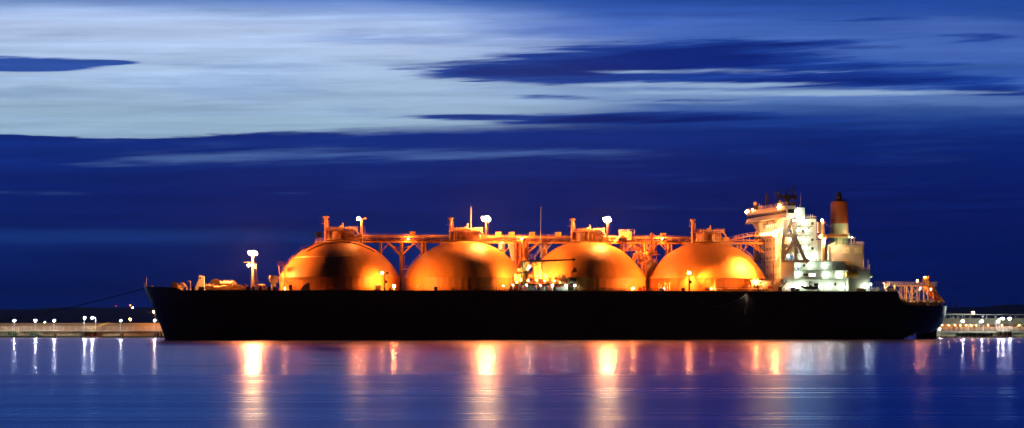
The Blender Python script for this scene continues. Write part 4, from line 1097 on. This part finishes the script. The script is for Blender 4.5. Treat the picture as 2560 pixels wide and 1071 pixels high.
fu = MB().add(vs,fs).build('funnel', funnel_material(), ship, None, 35); fu.location = (ff,0,FZ0)
h = FZ1-FZ0
m = MB(); 
for dx_, r, zz in ((-1.5,.42,1.5),(-.9,.5,1.8),(.1,.6,2.2),(1.6,.3,1.3)): m.tube((dx_,-.8,h-.2),(dx_,-.8,h+zz*.8),r,10)
m.lathe([(1.25,-.2),(1.2,1.2),(.75,3.2),(.7,3.7),(.01,3.7)], (.1,.5,h), 14)
m.build('exhaust_uptake', darkm, fu, None, 40)
# provision crane: post and stowed jib
q = S(2059,657,-15.5); m = MB().tube((q.x,-15.5,LV[3]),(q.x,-15.5,S(2059,594,-15.5).z),.9,14,.8); m.prism([Pz(2052,594,-15.5),Pz(2062,594,-15.5),Pz(2058,553,-15.5),Pz(2053,553,-15.5)],-16.1,-14.9)
z = S(2056,592,-15.5).z; m.lathe([(.8,-.2),(1.7,0),(1.7,.1),(.8,.1)], (q.x,-15.5,z-.5), 14)
pc = m.build('provision_crane', steelm, ship, None, 40)
m = MB(); a, b = S(2058,589.5,-16), S(2122,590.5,-16); m.bar(a, b, .75); 
for k in range(10): x = a.x+2+(b.x-a.x-3)*k/9; m.bx((x,-16,a.z+.5),.25,.6,.35)
m.path([S(2056,553,-16), S(2100,588,-16)],.06,4); m.path([S(2057,558,-16), S(2118,589,-16)],.06,4); m.build('crane_jib', pipem, pc)
m = MB().box(q.x-2.3,q.x-1.6,-16.2,-15,S(2050,583,-15.5).z,S(2050,556,-15.5).z); m.rail([(q.x-3.2,-16.4,z-.4),(q.x+1.5,-16.4,z-.4)],1.2,.9,.06,3); m.build('crane_ladder', steelm, pc)

# lamps of the accommodation: bulkhead lamps in white, floods in orange
def wall_lamp(px, py, ys, pw, colr=WHITE, r=.3, parent=None):
    pw *= .82
    a = S(px,py,ys); o = MB().box(a.x-.22,a.x+.22,ys+.32,ys+.85,a.z-.1,a.z+.14).build('wall_lamp', galv, parent or ship)
    lamp_ball('bulb', a, r, pw, colr, o)
for px, py in ((2015,554),(2017,577),(2015.6,600),(2016,621)): wall_lamp(px,py,-THW-1.2,650,r=.42)
wall_lamp(2019,644,-THW-1.2,1400,r=.4); wall_lamp(2033,645,-THW-2.0,1400,r=.5)
wall_lamp(1990.5,529,-THW-.8,1300,COOL); wall_lamp(1985,552,-23.6,2600,(1,.8,.5),.22); wall_lamp(1993,577,-THW-1,400,WHITE,.2); wall_lamp(1993,600,-THW-1,400,WHITE,.2)
wall_lamp(2003,551,-THW-1,500,WHITE,.2)
for px, py, pw in ((1996,664,900),(2026.5,664,1300),(1996,685,1100),(2064,665.5,900),(2067.6,688,1100),(2099.6,688,1100)): wall_lamp(px,py,-BHW+1.6,pw*.6,r=.48)
for px, py, pw in ((1982.5,716,900),(1995,717,1100),(2011.6,713.7,700),(2050.4,717,1000),(2076.4,717,1200),(2108,718,1200),(2130.6,717,900),(2165.7,718,1300)): wall_lamp(px,py,-BHW-1.2 if px in(1982.5,2165.7) else -BHW+1.4,pw*.6,r=.5)
wall_lamp(1968,720,-BHW-1.2,300,WARMW,.25); wall_lamp(2177.5,711,-17.5,700,WHITE,.2); wall_lamp(1945.7,554,-14,600,WARMW,.2)
wall_lamp(1987,641,-15,500,WHITE,.2)
wall_lamp(1975,600,-15,800,WHITE,.2); wall_lamp(1970,640,-15,900,WHITE,.2)
o = MB().bar(S(1872,531,22), S(1876,536,22), .2).build('lamp_bracket', steelm, wh); lamp_ball('floodlight', S(1872,531,22.3)-Vector((.6,0,0)), .75, 9000, SODIUM, o)
o = MB().bar(S(1958,519,-14), S(1960,524,-14), .2).build('lamp_bracket', steelm, wh); lamp_ball('floodlight', S(1957,519,-16)-Vector((1.2,0,0)), .75, 12000, SODIUM, o)
for px, py in ((1889,525),(1931,523)): lamp_ball('floodlight', S(px,py,12 if px < 1900 else 0)-Vector((1.2,0,0)), .28, 900, SODIUM, wh)
o = MB().bx(S(1946,588,-17.6),.8,.8,.8).build('lamp_housing', steelm, ship)
lamp_ball('floodlight', S(1944,586,-17.6)-Vector((1.1,0,0)), .85, 22000, (1,.34,.08), o); lamp_ball('floodlight', S(1947,580,-17.6)-Vector((1.0,0,0)), .6, 8000, (1,.34,.08), o)
for k in range(4): lamp_ball('floodlight', Vector((XF-.2, 8.0-k*3.6, LV[6]+1.1)), .3, 900, (1,.42,.14), tw)
spot(S(1940,588,-18.5)-Vector((2.0,0,0)), on_dome(3,R(-60),25), 340000, SODIUM, ship, 54, 1., .8)
lamp_ball('floodlight', Vector((cx1-2,-6,cz+3.0)), .2, 1500, (1,.5,.2), ship)
o = MB().bar((XS(2060,-20),-19.5,LV[2]),(XS(2060,-20),-19.5,LV[2]+1.2),.1).build('lamp_bracket', steelm, ship)
spot((XS(2057,-16),-16.8,S(2057,598,-16).z), (cx1-4,YC,LV[3]+1), 26000, (1,.55,.24), ship, 120)
spot(S(2056,553,-16.6), (ff,-3,FZ1-4), 2200, (1,.50,.22), ship, 90)
lamp_ball('bulb', S(2055,551,-16.2), .3, 1600, (1,.6,.3), pc); lamp_ball('bulb', S(2052,592,-17), .2, 700, (1,.6,.3), pc); lamp_ball('bulb', S(2059,606,-17), .22, 700, (1,.7,.4), pc)
spot((XS(2109,YC),YC+1,cz+.6), (ff,-3,FZ0+6), 1800, (.55,1,.55), ship, 100); lamp_ball('bulb', (XS(2122,-9),-9.2,S(2122,592,-9).z), .12, 200, (.4,1,.5), ship)

# ---- mooring station aft: gantry, stairs, lifeboat ramp
YG = -6.0
gz = S(2290,716,YG).z
m = MB(); gx0, gx1 = XS(2238,YG), XS(2342,YG)
m.box(gx0,gx1,YG,YG+6,gz,gz+.35); m.build('gantry_platform', steelm, ship)
MB().rail([(gx0-9,YG+.05,gz+.3),(gx1,YG+.05,gz+.3),(gx1,YG+6,gz+.3)],1.25,1.0,.07,3).build('gantry_railing', railm, ship)
for px in (2262,2266.5,2278,2279,2293.5,2311,2321,2334):
    x = XS(px,YG); m = MB().bar((x,YG+.3,AZ),(x,YG+.3,gz),.42 if px in (2266.5,2279,2293.5,2321) else .28).bar((x,YG+5.5,AZ),(x,YG+5.5,gz),.28); m.build('gantry_leg', steelm, ship)
m = MB()
for (p0,q0,p1,q1) in ((2240,722,2258,745),(2268,718,2280,760),(2282,718,2293,735),(2300,718,2290,740),(2281,744,2294,744),(2302,718,2312,735),(2322,744,2311,725),(2271,750,2292,724),(2276,728,2272,745),(2293,742,2288,755),(2293,742,2300,755),(2310,749,2333,749),(2268,748,2282,748),(2268,730,2278,730)):
    m.bar(S(p0,q0,YG+.3), S(p1,q1,YG+.3), .22); m.bar(S(p0,q0,YG+5.5), S(p1,q1,YG+5.5), .16)
m.build('gantry_brace', railm, ship)
m = MB().stair(S(2212,723,-16), S(2224,711,-16), 1.0); m.bar(S(2211,709,-16), S(2207,707,-16), .3); m.bar(S(2211,709,-16), S(2211,722,-16), .2); m.build('aft_stairway', railm, ship)
MB().rail([(XE+.3,-19,DZ+.4),(XS(2212,-19),-19,DZ+.4)],1.4,1.3,.07,3).build('aft_railing', railm, ship)
for px, py in ((2217,727),(2225,725),(2231,727),(2195,720)): a = S(px,py,-17); MB().lathe([(.01,-.5),(.7,-.5),(.5,.1),(.8,.5),(.01,.6)], (a.x,-17,DZ+.6), 10).build('aft_bollard', steelm, ship, None, 40)
MB().box(XS(2236,-17),XS(2239,-17),-18,-16,DZ,DZ+2.6).build('deck_locker', steelm, ship, None, None, .08)
o = MB().bar(S(2293,706,YG+.5), S(2293,711,YG+.5), .16).build('lamp_bracket', steelm, ship); lamp_ball('floodlight', S(2293,702.5,YG), .30, 700, SODIUM, o)
o = MB().bar(S(2313,698,YG+1), S(2318,696,YG+1), .16).build('lamp_bracket', steelm, ship); lamp_ball('floodlight', S(2313,693,-4.5), .16, 800, SODIUM, o)
o = MB().bar(S(2300,718,YG-.3), S(2300,721,YG-.3), .3).build('lamp_bracket', steelm, ship); lamp_ball('bulb', S(2300,723,YG+1.6), .10, 900, (1,.5,.2), o); lamp_ball('bulb', S(2326,724,YG+1.6), .10, 700, (1,.5,.2), o)
spot(S(2179,708,-17.5), S(2305,738,-6), 26000, (1,.55,.25), ship, 60)
# winches on the low deck
for px, ys, r in ((2257,-12,1.5),(2275,-13,1.0),(2286,-13,1.1),(2300,-12,1.0),(2317,-12,1.0),(2326,-13,.8),(2340,-10,1.0)):
    drum_winch(px, 757 if r > 1.2 else 759, ys, r, 2.4, random.choice((0,1)), ship, gearm, 'mooring_winch', AZ)
m = MB(); 
for k in range(9): x = gx0+5+k*1.9; m.tube((x,-13,AZ),(x,-13,AZ+1.0),.3,8); 
m.build('aft_bitts', darkm, ship)
MB().rail([(XS(2250,-13)+.5,-halfb(XS(2256,-13),AZ)+.6,AZ+.1),(XS(2330,-10),-halfb(XS(2330,-10),AZ)+.6,AZ+.1)],1.0,1.6,.05,2).build('aft_railing', darkm, ship)
# free-fall lifeboat on its ramp (rests on the ramp: a thing of its own)
m = MB()
r0, r1 = S(2312,697,-3), S(2357,757,-3)
for y in (-4.4, -1.6): 
    m.bar((r0.x,y,r0.z),(r1.x,y,r1.z),.5); m.bar(S(2309,697,y), S(2336,733,y), .55)
m.bar(S(2308,697,-3.5), S(2321,696,-3.5), 1.3); m.bar(S(2310,700,-3), S(2322,716,-3), .4); m.bar(S(2334,717,-3), S(2341,728,-3), .4); m.bar(S(2341,728,-3), S(2336,738,-3), .4)
for px, py in ((2352,748),(2345,740)): a = S(px,py,-3); m.bar(a, (a.x-1,-3,AZ), .35)
m.bar(S(2310,699,-3), S(2303,714,-3), .18); m.bar(S(2312,704,-3), S(2306,716,-3),.18)
m.build('lifeboat_ramp', yellowm, ship)
def boat_mesh(L, Wd, H, top=.55):
    """closed lifeboat lofted along +x, bow at +x"""
    vs = []; n = 14; ns = 16
    for i in range(n+1):
        t = i/n; e_ = (1-abs(2*t-1)**3.2)**.5 if 0 < t < 1 else .02
        for k in range(ns):
            a = 2*math.pi*k/ns; cz_, sy = math.sin(a), math.cos(a)
            vs.append((L*(t-.5), Wd/2*sy*e_*(abs(sy)**-.15 if abs(sy) > .05 else 1), H/2*cz_*(e_ if cz_ < 0 else e_*(.9+.2*(t < .45)))))
    fs = [(i*ns+k,i*ns+(k+1)%ns,(i+1)*ns+(k+1)%ns,(i+1)*ns+k) for i in range(n) for k in range(ns)]+[tuple(range(ns)),tuple(n*ns+k for k in range(ns))]
    return vs, fs
Mship = Matrix.Translation((0,OY,0)) @ Matrix.Rotation(math.asin(ST),4,'Z')
a, b = S(2311,712,-3), S(2353,756,-3); mid = (a+b)/2; L = (b-a).length
lb = empty('lifeboat', Mship @ mid, 'orange closed lifeboat slanting nose down on its ramp at the stern', 'lifeboat')
lb.rotation_euler = (0, math.atan2(a.z-b.z, b.x-a.x), math.asin(ST)); lb.rotation_mode = 'ZYX'
lb.rotation_mode = 'XYZ'
vs, fs = boat_mesh(L, 2.9, 2.9); MB().add(vs,fs).build('boat_hull', orangem, lb, None, 50)
MB().box(-L*.42,-L*.20,-.8,.8,1.2,2.0).build('steering_cabin', orangem, lb, None, None, .15)
MB().box(-L*.3,L*.3,-1.47,-1.40,-.15,.05).build('rubbing_strake', whitem, lb)
for k in range(4): MB().box(-L*.15+k*1.4,-L*.15+.6+k*1.4,-1.3,-1.15,.6,.9).build('cabin_window', glassm, lb)
# rescue boat on its davit beside the house (held by the davit)
q = S(2023,719,-21.8); rb = empty('rescue_boat', Mship @ q, 'dark open rescue boat hung on a davit in front of the white deckhouse wall', 'boat'); rb.rotation_euler.z = math.asin(ST)
vs = []; ns = 9; n = 14; Lr = 6.2
for i in range(n+1):
    t = i/n; wd = 1.1*(1-max(0,(.45-t)/.45)**2.2)**.5+.02; zl = .45*max(0,(.4-t)/.4)**1.6
    for k in range(ns):
        a = math.pi*k/(ns-1); vs.append((Lr*(t-.5), -wd*math.cos(a), zl-.75*math.sin(a)*(1-.6*max(0,(.3-t)/.3))))
fs = [(i*ns+k,i*ns+k+1,(i+1)*ns+k+1,(i+1)*ns+k) for i in range(n) for k in range(ns-1)]+[tuple(n*ns+k for k in range(ns))]+[(i*ns,(i+1)*ns,(i+1)*ns+ns-1,i*ns+ns-1) for i in range(n)]
MB().add(vs,fs).build('boat_hull', darkm, rb, None, 50)
m = MB().path([(-Lr/2+.2,-.9,.5),(-.5,-1.1,.12),(Lr/2,-1.1,.1)],.2,8); m.build('buoyancy_tube', darkm, rb)
MB().box(-.2,.8,-.5,.5,0,.9).tube((Lr/2-.3,0,0),(Lr/2-.2,0,.9),.3,8,.4).build('steering_console', darkm, rb)
m = MB(); m.bar(S(2020,729,-20.6), S(2024,704,-20.6), .3); m.bar(S(2024,704,-20.6), S(2031,709,-21.2), .25); m.bar(S(2030,729,-20.6), S(2026,712,-20.6), .3); m.bar(S(2036,729,-20.6), S(2032,718,-20.6), .25); m.bx(S(2040,712,-20.6),1.4,.5,1.1); m.build('boat_davit', darkm, ship)
m = MB().bar(S(1951,722,-22), S(1967,703,-22), .35).bx(S(1950,724,-22),1.2,.8,1.6); m.build('store_derrick', darkm, ship)
for px, py, w_, h_, mt in ((1982,724,1.6,1.6,bluem),(1992,727,2.0,1.0,darkm),(1990,725,1.2,.8,darkm),(2045,723,1.0,1,galv)):
    a = S(px,py,-21); MB().box(a.x-w_/2,a.x+w_/2,-21.5,-20.5,DZ,DZ+h_).build('deck_locker', mt, ship, None, None, .1)
# pilot ladder and slack line over the side
px0 = S(1866,731,-HB-.05)
pl = empty('pilot_ladder', Mship @ Vector((px0.x,-HB-.08,DZ)), 'dark rope ladder hanging down the black hull below the last dome', 'ladder'); pl.rotation_euler.z = math.asin(ST)
m = MB(); 
for s_ in (-.35,.35): m.tube((s_,-.06,.3),(s_-.3,-.06,-11.5),.06,5)
m.build('side_rope', ropem, pl); m = MB()
for k in range(34): m.box(-.35-.3*k/34,.35-.3*k/34,-.10,-.02,-.2-k*.33,-.14-k*.33)
m.build('rung', mat('wood_rung',(.3,.2,.12),.8), pl)
MB().box(-.62,-.42,-.16,-.10,-8.2,-5.6).build('marker_board', whitem, pl)
pts = [S(1866,735,-HB-.25), S(1858,743,-HB-.3), S(1845,750,-HB-.3), S(1830,757,-HB-.3), S(1812,763,-HB-.3), S(1795,767,-HB-.3), S(1775,766,-HB-.3), S(1755,757,-HB-.3),S(1738,742,-HB-.3),S(1728,730,-HB+.1)]
tag(MB().path([Mship @ q_ for q_ in pts], .09, 5).build('slack_rope', mat('pale_rope',(.35,.32,.28),.9)), 'pale slack rope looping down the black hull side below the last dome', 'rope')
spot(S(1868,733,-HB-1.2), S(1860,800,-HB+.3), 500, (1,.9,.7), ship, 120)  # unseen spot added outboard for the glow down the hull
# long accommodation-ladder stowed along the rail
m = MB(); a, b = S(1762,725,-23.3), S(1922,729.5,-23.3); m.bar((a.x,-23.4,a.z),(b.x,-23.4,DZ+.5),.35); m.bar((a.x,-23.4,a.z+.9),(b.x,-23.4,DZ+1.3),.1)
for k in range(24): x = a.x+(b.x-a.x)*k/23; z = a.z+(DZ+.5-a.z)*k/23; m.bar((x,-23.4,z),(x,-23.4,z+.9),.08)
m.build('gangway', rustm, ship)

# mooring lines from the bow
def rope(name, a, b, sag, r, label, n=24):
    pts = [a.lerp(b, k/n)-Vector((0,0,sag*math.sin(math.pi*k/n))) for k in range(n+1)]
    return tag(MB().path(pts, r, 5).build(name, ropem), label, 'rope')
rope('mooring_rope', Mship @ S(360,721.5,-.5), Vector((-221, 800, 4.5)), 1.6, .14, 'dark mooring rope stretched from the bow tip out to the quay on the far left')

# ------------------------------------------------------------------ quay on the left
QY = 795.0
QZ = W(0,827,QY).z
X0 = W(-160,800,QY).x; X1 = W(412,800,QY).x
qw = empty('quay', (X0, QY, 0), 'long pale concrete quay with pink railing behind the bow of the ship', 'quay')
def inq(m): return m
def qb(name, m, mt, parent=qw, org=Vector((X0,QY,0)), **k):
    m.v = [(a-org.x, b-org.y, c-org.z) for a, b, c in m.v]
    return m.build(name, mt, parent, **k)
m = MB().box(X0,X1,QY+.4,QY+22,-3,QZ-.35); qb('quay_face', m, conc)
m = MB().box(X0,X1,QY+.36,QY+.42,-1,.75); qb('tide_band', m, concd)
m = MB().box(X0,X1,QY-.2,QY+22,QZ-.34,QZ); qb('quay_slab', m, conc)
m = MB(); n = int((X1-X0)/.9)
for k in range(n): x = X0+(X1-X0)*k/n; m.box(x,x+.34,QY-.42,QY-.21,QZ-.75,QZ-.1)
qb('fender_comb', m, rustm)
m = MB(); xw = W(401,808,QY+16).x
m.prism([(X0,QZ),(X1+1.2,QZ),(xw,W(401,808,QY+16).z),(X0,W(0,808,QY+16).z)], QY+16, QY+17)
for k in range(40):
    x = X0+(X1-X0)*k/40; m.box(x,x+.08,QY+15.96,QY+15.99,QZ,W(0,809,QY+16).z)
sw = empty('storm_wall', (X0,QY+16,QZ), 'tall brownish concrete storm wall running behind the quay railing on the left', 'wall'); qb('wall_panel', m, wallm, sw, Vector((X0,QY+16,QZ)))
m = MB().rail([(X0,QY+.1,QZ),(X1,QY+.1,QZ)],1.5,2.5,.085,3); qb('railing', m, mat('pink_rail',(.75,.48,.38),.5))
m = MB().box(X1-3,X1-2.3,QY-.6,QY+.3,-1,QZ-.8).box(X1-1.6,X1-1.0,QY-.6,QY+.3,-1,QZ-.8); qb('rubber_fender', m, blackm)

def street_lamp(px, py, Y, zb, label, colr, pw, arm=1, r=.33, group='lamp posts along the quay', pole=.1, vis=1.):
    t = W(px, py, Y); xb = t.x-arm*.75
    o = empty('lamp_post', (xb,Y,zb), label, 'lamp post', group)
    MB().tube((0,0,0),(0,0,t.z-zb+.15),pole,6,pole*.7).tube((0,0,t.z-zb+.15),(arm*.75,0,t.z-zb+.22),.06,5).build('pole', galv, o)
    MB().box(arm*.75-.35,arm*.75+.35,-.22,.22,t.z-zb+.2,t.z-zb+.34).build('lamp_head', galv, o)
    lamp_ball('bulb', Vector((arm*.75,-2.8,t.z-zb)), r, pw, colr, o); MB().bar((arm*.75,0,t.z-zb+.25),(arm*.75,-2.8,t.z-zb+.25),.12).build('lamp_arm', galv, o)
    return o
for px, lab in ((40,'white lamp post on the quay, second from the picture edge'),(92.5,'white lamp post on the quay left of the far green light'),(139.5,'white lamp post on the quay, next one left of the round dolphin'),
                (305.5,'white lamp post on the quay halfway between the dolphin and the bow'),(390,'white lamp post on the quay right beside the ship bow'),(-6,'white lamp post on the quay at the very edge of the picture')):
    street_lamp(px, 802, QY-.1, QZ, lab, COOL, 1900 if px != 390 and px != 305.5 else 1200, r=.34 if px < 300 else .27)
street_lamp(387, 780, QY+18, QZ, 'tall orange lamp post behind the storm wall beside the bow', (1,.45,.10), 900, 0, .26)
spot((W(387,784,QY+10).x,QY+4,QZ+7), (W(380,820,QY).x,QY+16,QZ+1), 9000, (1,.45,.10), None, 110)
# boxes and fenders under the posts
for px, two in ((38,1),(91,1),(139,0),(305,0),(390,0)):
    x = W(px,835,QY).x; lbl = 'quay fender'
    m = MB().box(x-.6,x+.6,QY-.9,QY+.35,1.0,QZ-.8); 
    if two: m.box(x-1.4-1.2,x-1.4,QY-.9,QY+.35,1.0,QZ-.8)
    m.box(x-.3,x+.3,QY-.7,QY+.3,-1,1.0); qb('fender_box', m, greenm if two else rustm)
    m = MB().box(x+1.0,x+2.1,QY-.95,QY-.1,1.2,QZ-.8) if two else MB().box(x-.55,x+.5,QY-1.0,QY-.92,1.6,QZ-.9); qb('fender_plate', m, tarpm)
# mooring dolphin with twin tall lamps
def dolphin(pxa, pxb, Y, label, lamps, lcol=COOL):
    xa, xb = W(pxa,826,Y).x, W(pxb,826,Y).x; c = (xa+xb)/2
    o = empty('mooring_dolphin', (c,Y,0), label, 'mooring dolphin'); w_ = (xb-xa)/2
    z1 = QZ+.1
    MB().lathe([(w_,z1-.45),(w_,z1),(.01,z1)], (0,w_,0), 20).build('platform', conc, o, None, 40)
    for dx_ in (-.62, 0, .62): MB().tube((w_*dx_,w_*.7-abs(dx_)*0,-2),(w_*dx_,w_*.7,z1-.46),w_*.27,14).build('pile', rustm, o, None, 40)
    MB().lathe([(w_*1.0,-.4),(w_*1.0,.55),(.01,.6)], (0,w_,0), 20).build('fender_ring', rustm, o, None, 40)
    m = MB(); n = 14
    for k in range(n):
        a = 2*math.pi*k/n; b = 2*math.pi*(k+1)/n; rr = w_-.15
        m.rail([(rr*math.cos(a),w_+rr*math.sin(a),z1),(rr*math.cos(b),w_+rr*math.sin(b),z1)],1.5,3,.06,3)
    m.build('railing', MATS['pink_rail'], o)
    m = MB().lathe([(.7,z1),(.7,z1+.7),(.9,z1+.9),(.01,z1+1.0)],(0,w_*.5,0),12).build('mooring_hook', galv, o, None, 40)
    for i, (lx, ly, ar) in enumerate(lamps):
        street_lamp(lx, ly, Y+w_*.5, z1, ('tall white lamp post, %s one of the pair on the %s dolphin' % ('left' if ar > 0 else 'right', 'rusty round quay' if pxa < 1000 else 'dark pier')), lcol, 2400, ar, .36, 'tall lamp posts on the dolphins', .12)
    return o
dolphin(200, 247, QY-4, 'round concrete mooring dolphin with red rusty piles in front of the quay', ((215,795.5,1),(234,795.5,-1)))
x, Y = W(221,822,QY-3).x, QY-3
tag(MB().bar((x,Y,QZ+.4),(x+7.6,Y+3,QZ+3.2),.28).bar((x-.5,Y,QZ+.1),(x+1.5,Y,QZ+.9),.5).build('gangway_arm', yellowm), 'thin yellow slanting arm raised over the round dolphin', 'arm')

# ------------------------------------------------------------------ pier on the right
RX0, RX1 = W(2190,800,QY).x, W(2720,800,QY).x
org = Vector((RX0,QY,0))
pr = empty('pier', org, 'low concrete pier on dark piles with pink railing behind the stern', 'pier')
m = MB().box(RX0,RX1,QY+.1,QY+6,QZ-.9,QZ-.25); qb('pier_deck', m, conc, pr, org)
m = MB(); n = int((RX1-RX0)/1.1)
for k in range(n): x = RX0+(RX1-RX0)*k/n; m.box(x,x+.5,QY-.1,QY+.09,QZ-.85,QZ-.15)
qb('edge_comb', m, galv, pr, org)
m = MB().rail([(RX0,QY+.1,QZ-.24),(RX1,QY+.1,QZ-.24)],1.45,2.0,.085,3); qb('railing', m, MATS['pink_rail'], pr, org)
for px, w_, mt in ((2230,3,conc),(2262,2.4,conc),(2280,1.0,rustm),(2345,1.1,conc),(2372,3.0,conc),(2403,1.0,rustm),(2415,4.2,greenm),(2437,6.5,conc),(2450,1.2,rustm),(2470,2,darkm),(2490,2.5,conc),(2545,3.2,conc),(2590,4,conc)):
    x = W(px,835,QY).x; qb('pier_block', MB().box(x-w_,x+w_,QY+.6,QY+5,.55,QZ-.9), mt, pr, org)
for k in range(22):
    x = RX0+1+k*3.9; qb('pile', MB().tube((x,QY+2,-3),(x,QY+2,.56),.5,10), darkm, pr, org)
# second row: brown wall lit in orange, then cladded gallery on columns
BY = QY+16
bd = empty('pipe_gallery', (RX0,BY,0), 'long cladded gallery on columns with open roof truss behind the right hand pier', 'gallery'); ob = Vector((RX0,BY,0))
def q2(px, py, Y=BY): return W(px,py,Y)
z0, z1, z2 = q2(2400,812).z, q2(2400,796).z, q2(2400,787).z
def mp(a, b, y0, y1, za, zb): return MB().box(q2(a,800).x, q2(b,800).x, y0, y1, za, zb)
for (a, b, mt) in ((2340,2381,panelm),(2381.5,2421,mat('cladding_warm',(.48,.38,.26),.6)),(2421.5,2720,panelm)):
    m = mp(a,b,BY,BY+6,z0,z1)
    x = q2(a,800).x
    while x < q2(b,800).x-1: m.box(x,x+.08,BY-.06,BY-.01,z0,z1); x += 1.6
    qb('cladding_panel', m, mt, bd, ob)
m = mp(2340,2720,BY-.2,BY+.1,z2-.15,z2+.1); m.box(q2(2340,800).x,q2(2720,800).x,BY+5.6,BY+5.9,z2-.1,z2+.1)
for px in (2344,2377,2383,2393,2397,2406,2412,2425,2458,2466,2490,2527,2538,2570,2600): x = q2(px,800).x; m.box(x-.1,x+.1,BY-.1,BY+.1,z1,z2-.15)
for a, b in ((2466,2472),(2490,2484),(2458,2452),(2538,2545)): m.bar((q2(a,796).x,BY,z1),(q2(b,788).x,BY,z2),.15)
qb('roof_truss', m, galv, bd, ob)
m = MB().prism([(q2(2377,786).x,z2+.1),(q2(2408,786).x,z2+.1),(q2(2407,784).x,z2+.4),(q2(2381,785).x,z2+.35)],BY-1,BY+6); m.prism([(q2(2406,786).x,z2+.12),(q2(2450,787).x,z2+.12),(q2(2436,784.5).x,z2+.35),(q2(2408,784.5).x,z2+.42)],BY-1.2,BY+6); qb('roof_sheet', m, panelm, bd, ob)
for px in (2377,2403,2450,2482,2519,2554): x = q2(px,800).x; qb('rod', MB().tube((x,BY+3,z2),(x,BY+3,z2+1.2),.05,5), galv, bd, ob)
for px in (2350,2384,2396,2408,2422,2437,2450,2459,2500,2531,2560,2600): x = q2(px,800).x; qb('column', MB().box(x-.2,x+.2,BY+.2,BY+.6,QZ-1,z0-.003), galv if px in (2422,2459,2531) else rustm, bd, ob)
qb('rear_wall', mp(2340,2720,BY+8,BY+8.4,-1,z0+.2), wallm, bd, ob)
qb('walkway_beam', mp(2421,2462,BY-1,BY-.6,z0-.35,z0-.12), galv, bd, ob)
# truss bridge at the far right
m = MB(); a, b = W(2535,822,QY+1), W(2720,822,QY+1); zt = W(2550,811,QY+1).z; zb = W(2550,826,QY+1).z
m.bar((a.x,QY+1,zb),(b.x,QY+1,zb),.3); m.bar((a.x+3,QY+1,zt),(b.x,QY+1,zt),.3)
x = a.x; k = 0
while x < b.x: m.bar((x,QY+1,zb if k % 2 == 0 else zt),(x+2.2,QY+1,zt if k % 2 == 0 else zb),.3); x += 2.2; k += 1
tag(m.build('truss_walkway', galv), 'grey steel truss walkway leading off the right hand dolphin', 'walkway')
for px in (2355,2372,2388,2401,2416,2428,2441,2470,2505,2548):
    a = q2(px,814,BY+7.0); lamp_ball('gallery_lamp', a-Vector((RX0,BY,0)), .10, 130, (1,.5,.12), bd)
dolphin(2495, 2535, QY-4, 'round dark mooring dolphin with lit deck at the far right', ((2503,797,1),(2520,797,-1)))
for px, lab in ((2403.5,'white lamp post on the pier, the closest one right of the stern'),(2450.5,'white lamp post on the pier, between the stern one and the dolphin'),(2492,'white lamp post on the pier touching the right hand dolphin'),(2346,'low white lamp post on the pier just behind the rudder')):
    street_lamp(px, 803.5 if px != 2346 else 823, QY-.9, QZ-.24, lab, COOL, 1400 if px != 2346 else 400, .4, .34 if px != 2346 else .2, 'lamp posts along the pier')
street_lamp(2429.5, 782, BY+20, QZ, 'tall orange lamp post behind the gallery roof', (1,.42,.08), 1600, 0, .42)
# far lights on the wooded shore
def far_light(px, py, Y, colr, pw, r, label, zb=0):
    t = W(px,py,Y); o = empty('beacon', (t.x,Y,zb), label, 'beacon'); MB().tube((0,0,0),(0,0,t.z-zb),.25,6,.15).build('pole', darkm, o); lamp_ball('bulb', Vector((0,0,t.z-zb)), r, pw, colr, o)
far_light(325.5,763.5,4900,(1,.08,.03),2500,1.3,'red light on a tall pole above the dark hill ridge',)
far_light(331.8,769.5,4900,(1,.75,.35),7000,1.3,'small pale yellow light on the dark hillside under the red one')
far_light(290,765.5,4900,(.8,.05,.05),150,1.0,'faint dark red light over the ridge, the leftmost on the skyline')
far_light(325.5,799,2400,(1,.5,.12),9000,1.1,'orange shore light just above the storm wall')
far_light(112.5,806,2400,(.7,1,.6),1200,.6,'tiny greenish shore light above the storm wall')

# ------------------------------------------------------------------ thin evening haze, added to give the lamps a halo
hz = MB().box(-8300,8300,-3200,8200,-4.5,120).build('haze', bpy.data.materials.new('evening_haze'))
tag(hz, kind='stuff'); hm = hz.data.materials[0]; hm.use_nodes = True; hm.node_tree.nodes.clear()
pv = hm.node_tree.nodes.new('ShaderNodeVolumePrincipled'); pv.inputs['Color'].default_value = (.85,.88,1,1); pv.inputs['Density'].default_value = 3.3e-5
ho = hm.node_tree.nodes.new('ShaderNodeOutputMaterial'); hm.node_tree.links.new(pv.outputs[0], ho.inputs['Volume'])

# ------------------------------------------------------------------ render settings
sc.view_settings.view_transform = 'Standard'; sc.view_settings.look = 'None'
sc.view_settings.exposure = 0.0; sc.view_settings.gamma = 1
cy = sc.cycles
cy.use_denoising = True
try: cy.denoiser = 'OPENIMAGEDENOISE'
except Exception: pass
cy.max_bounces = 5; cy.diffuse_bounces = 2; cy.glossy_bounces = 3; cy.transmission_bounces = 2
cy.sample_clamp_indirect = 6.0; cy.use_light_tree = True
cy.caustics_reflective = False; cy.caustics_refractive = False
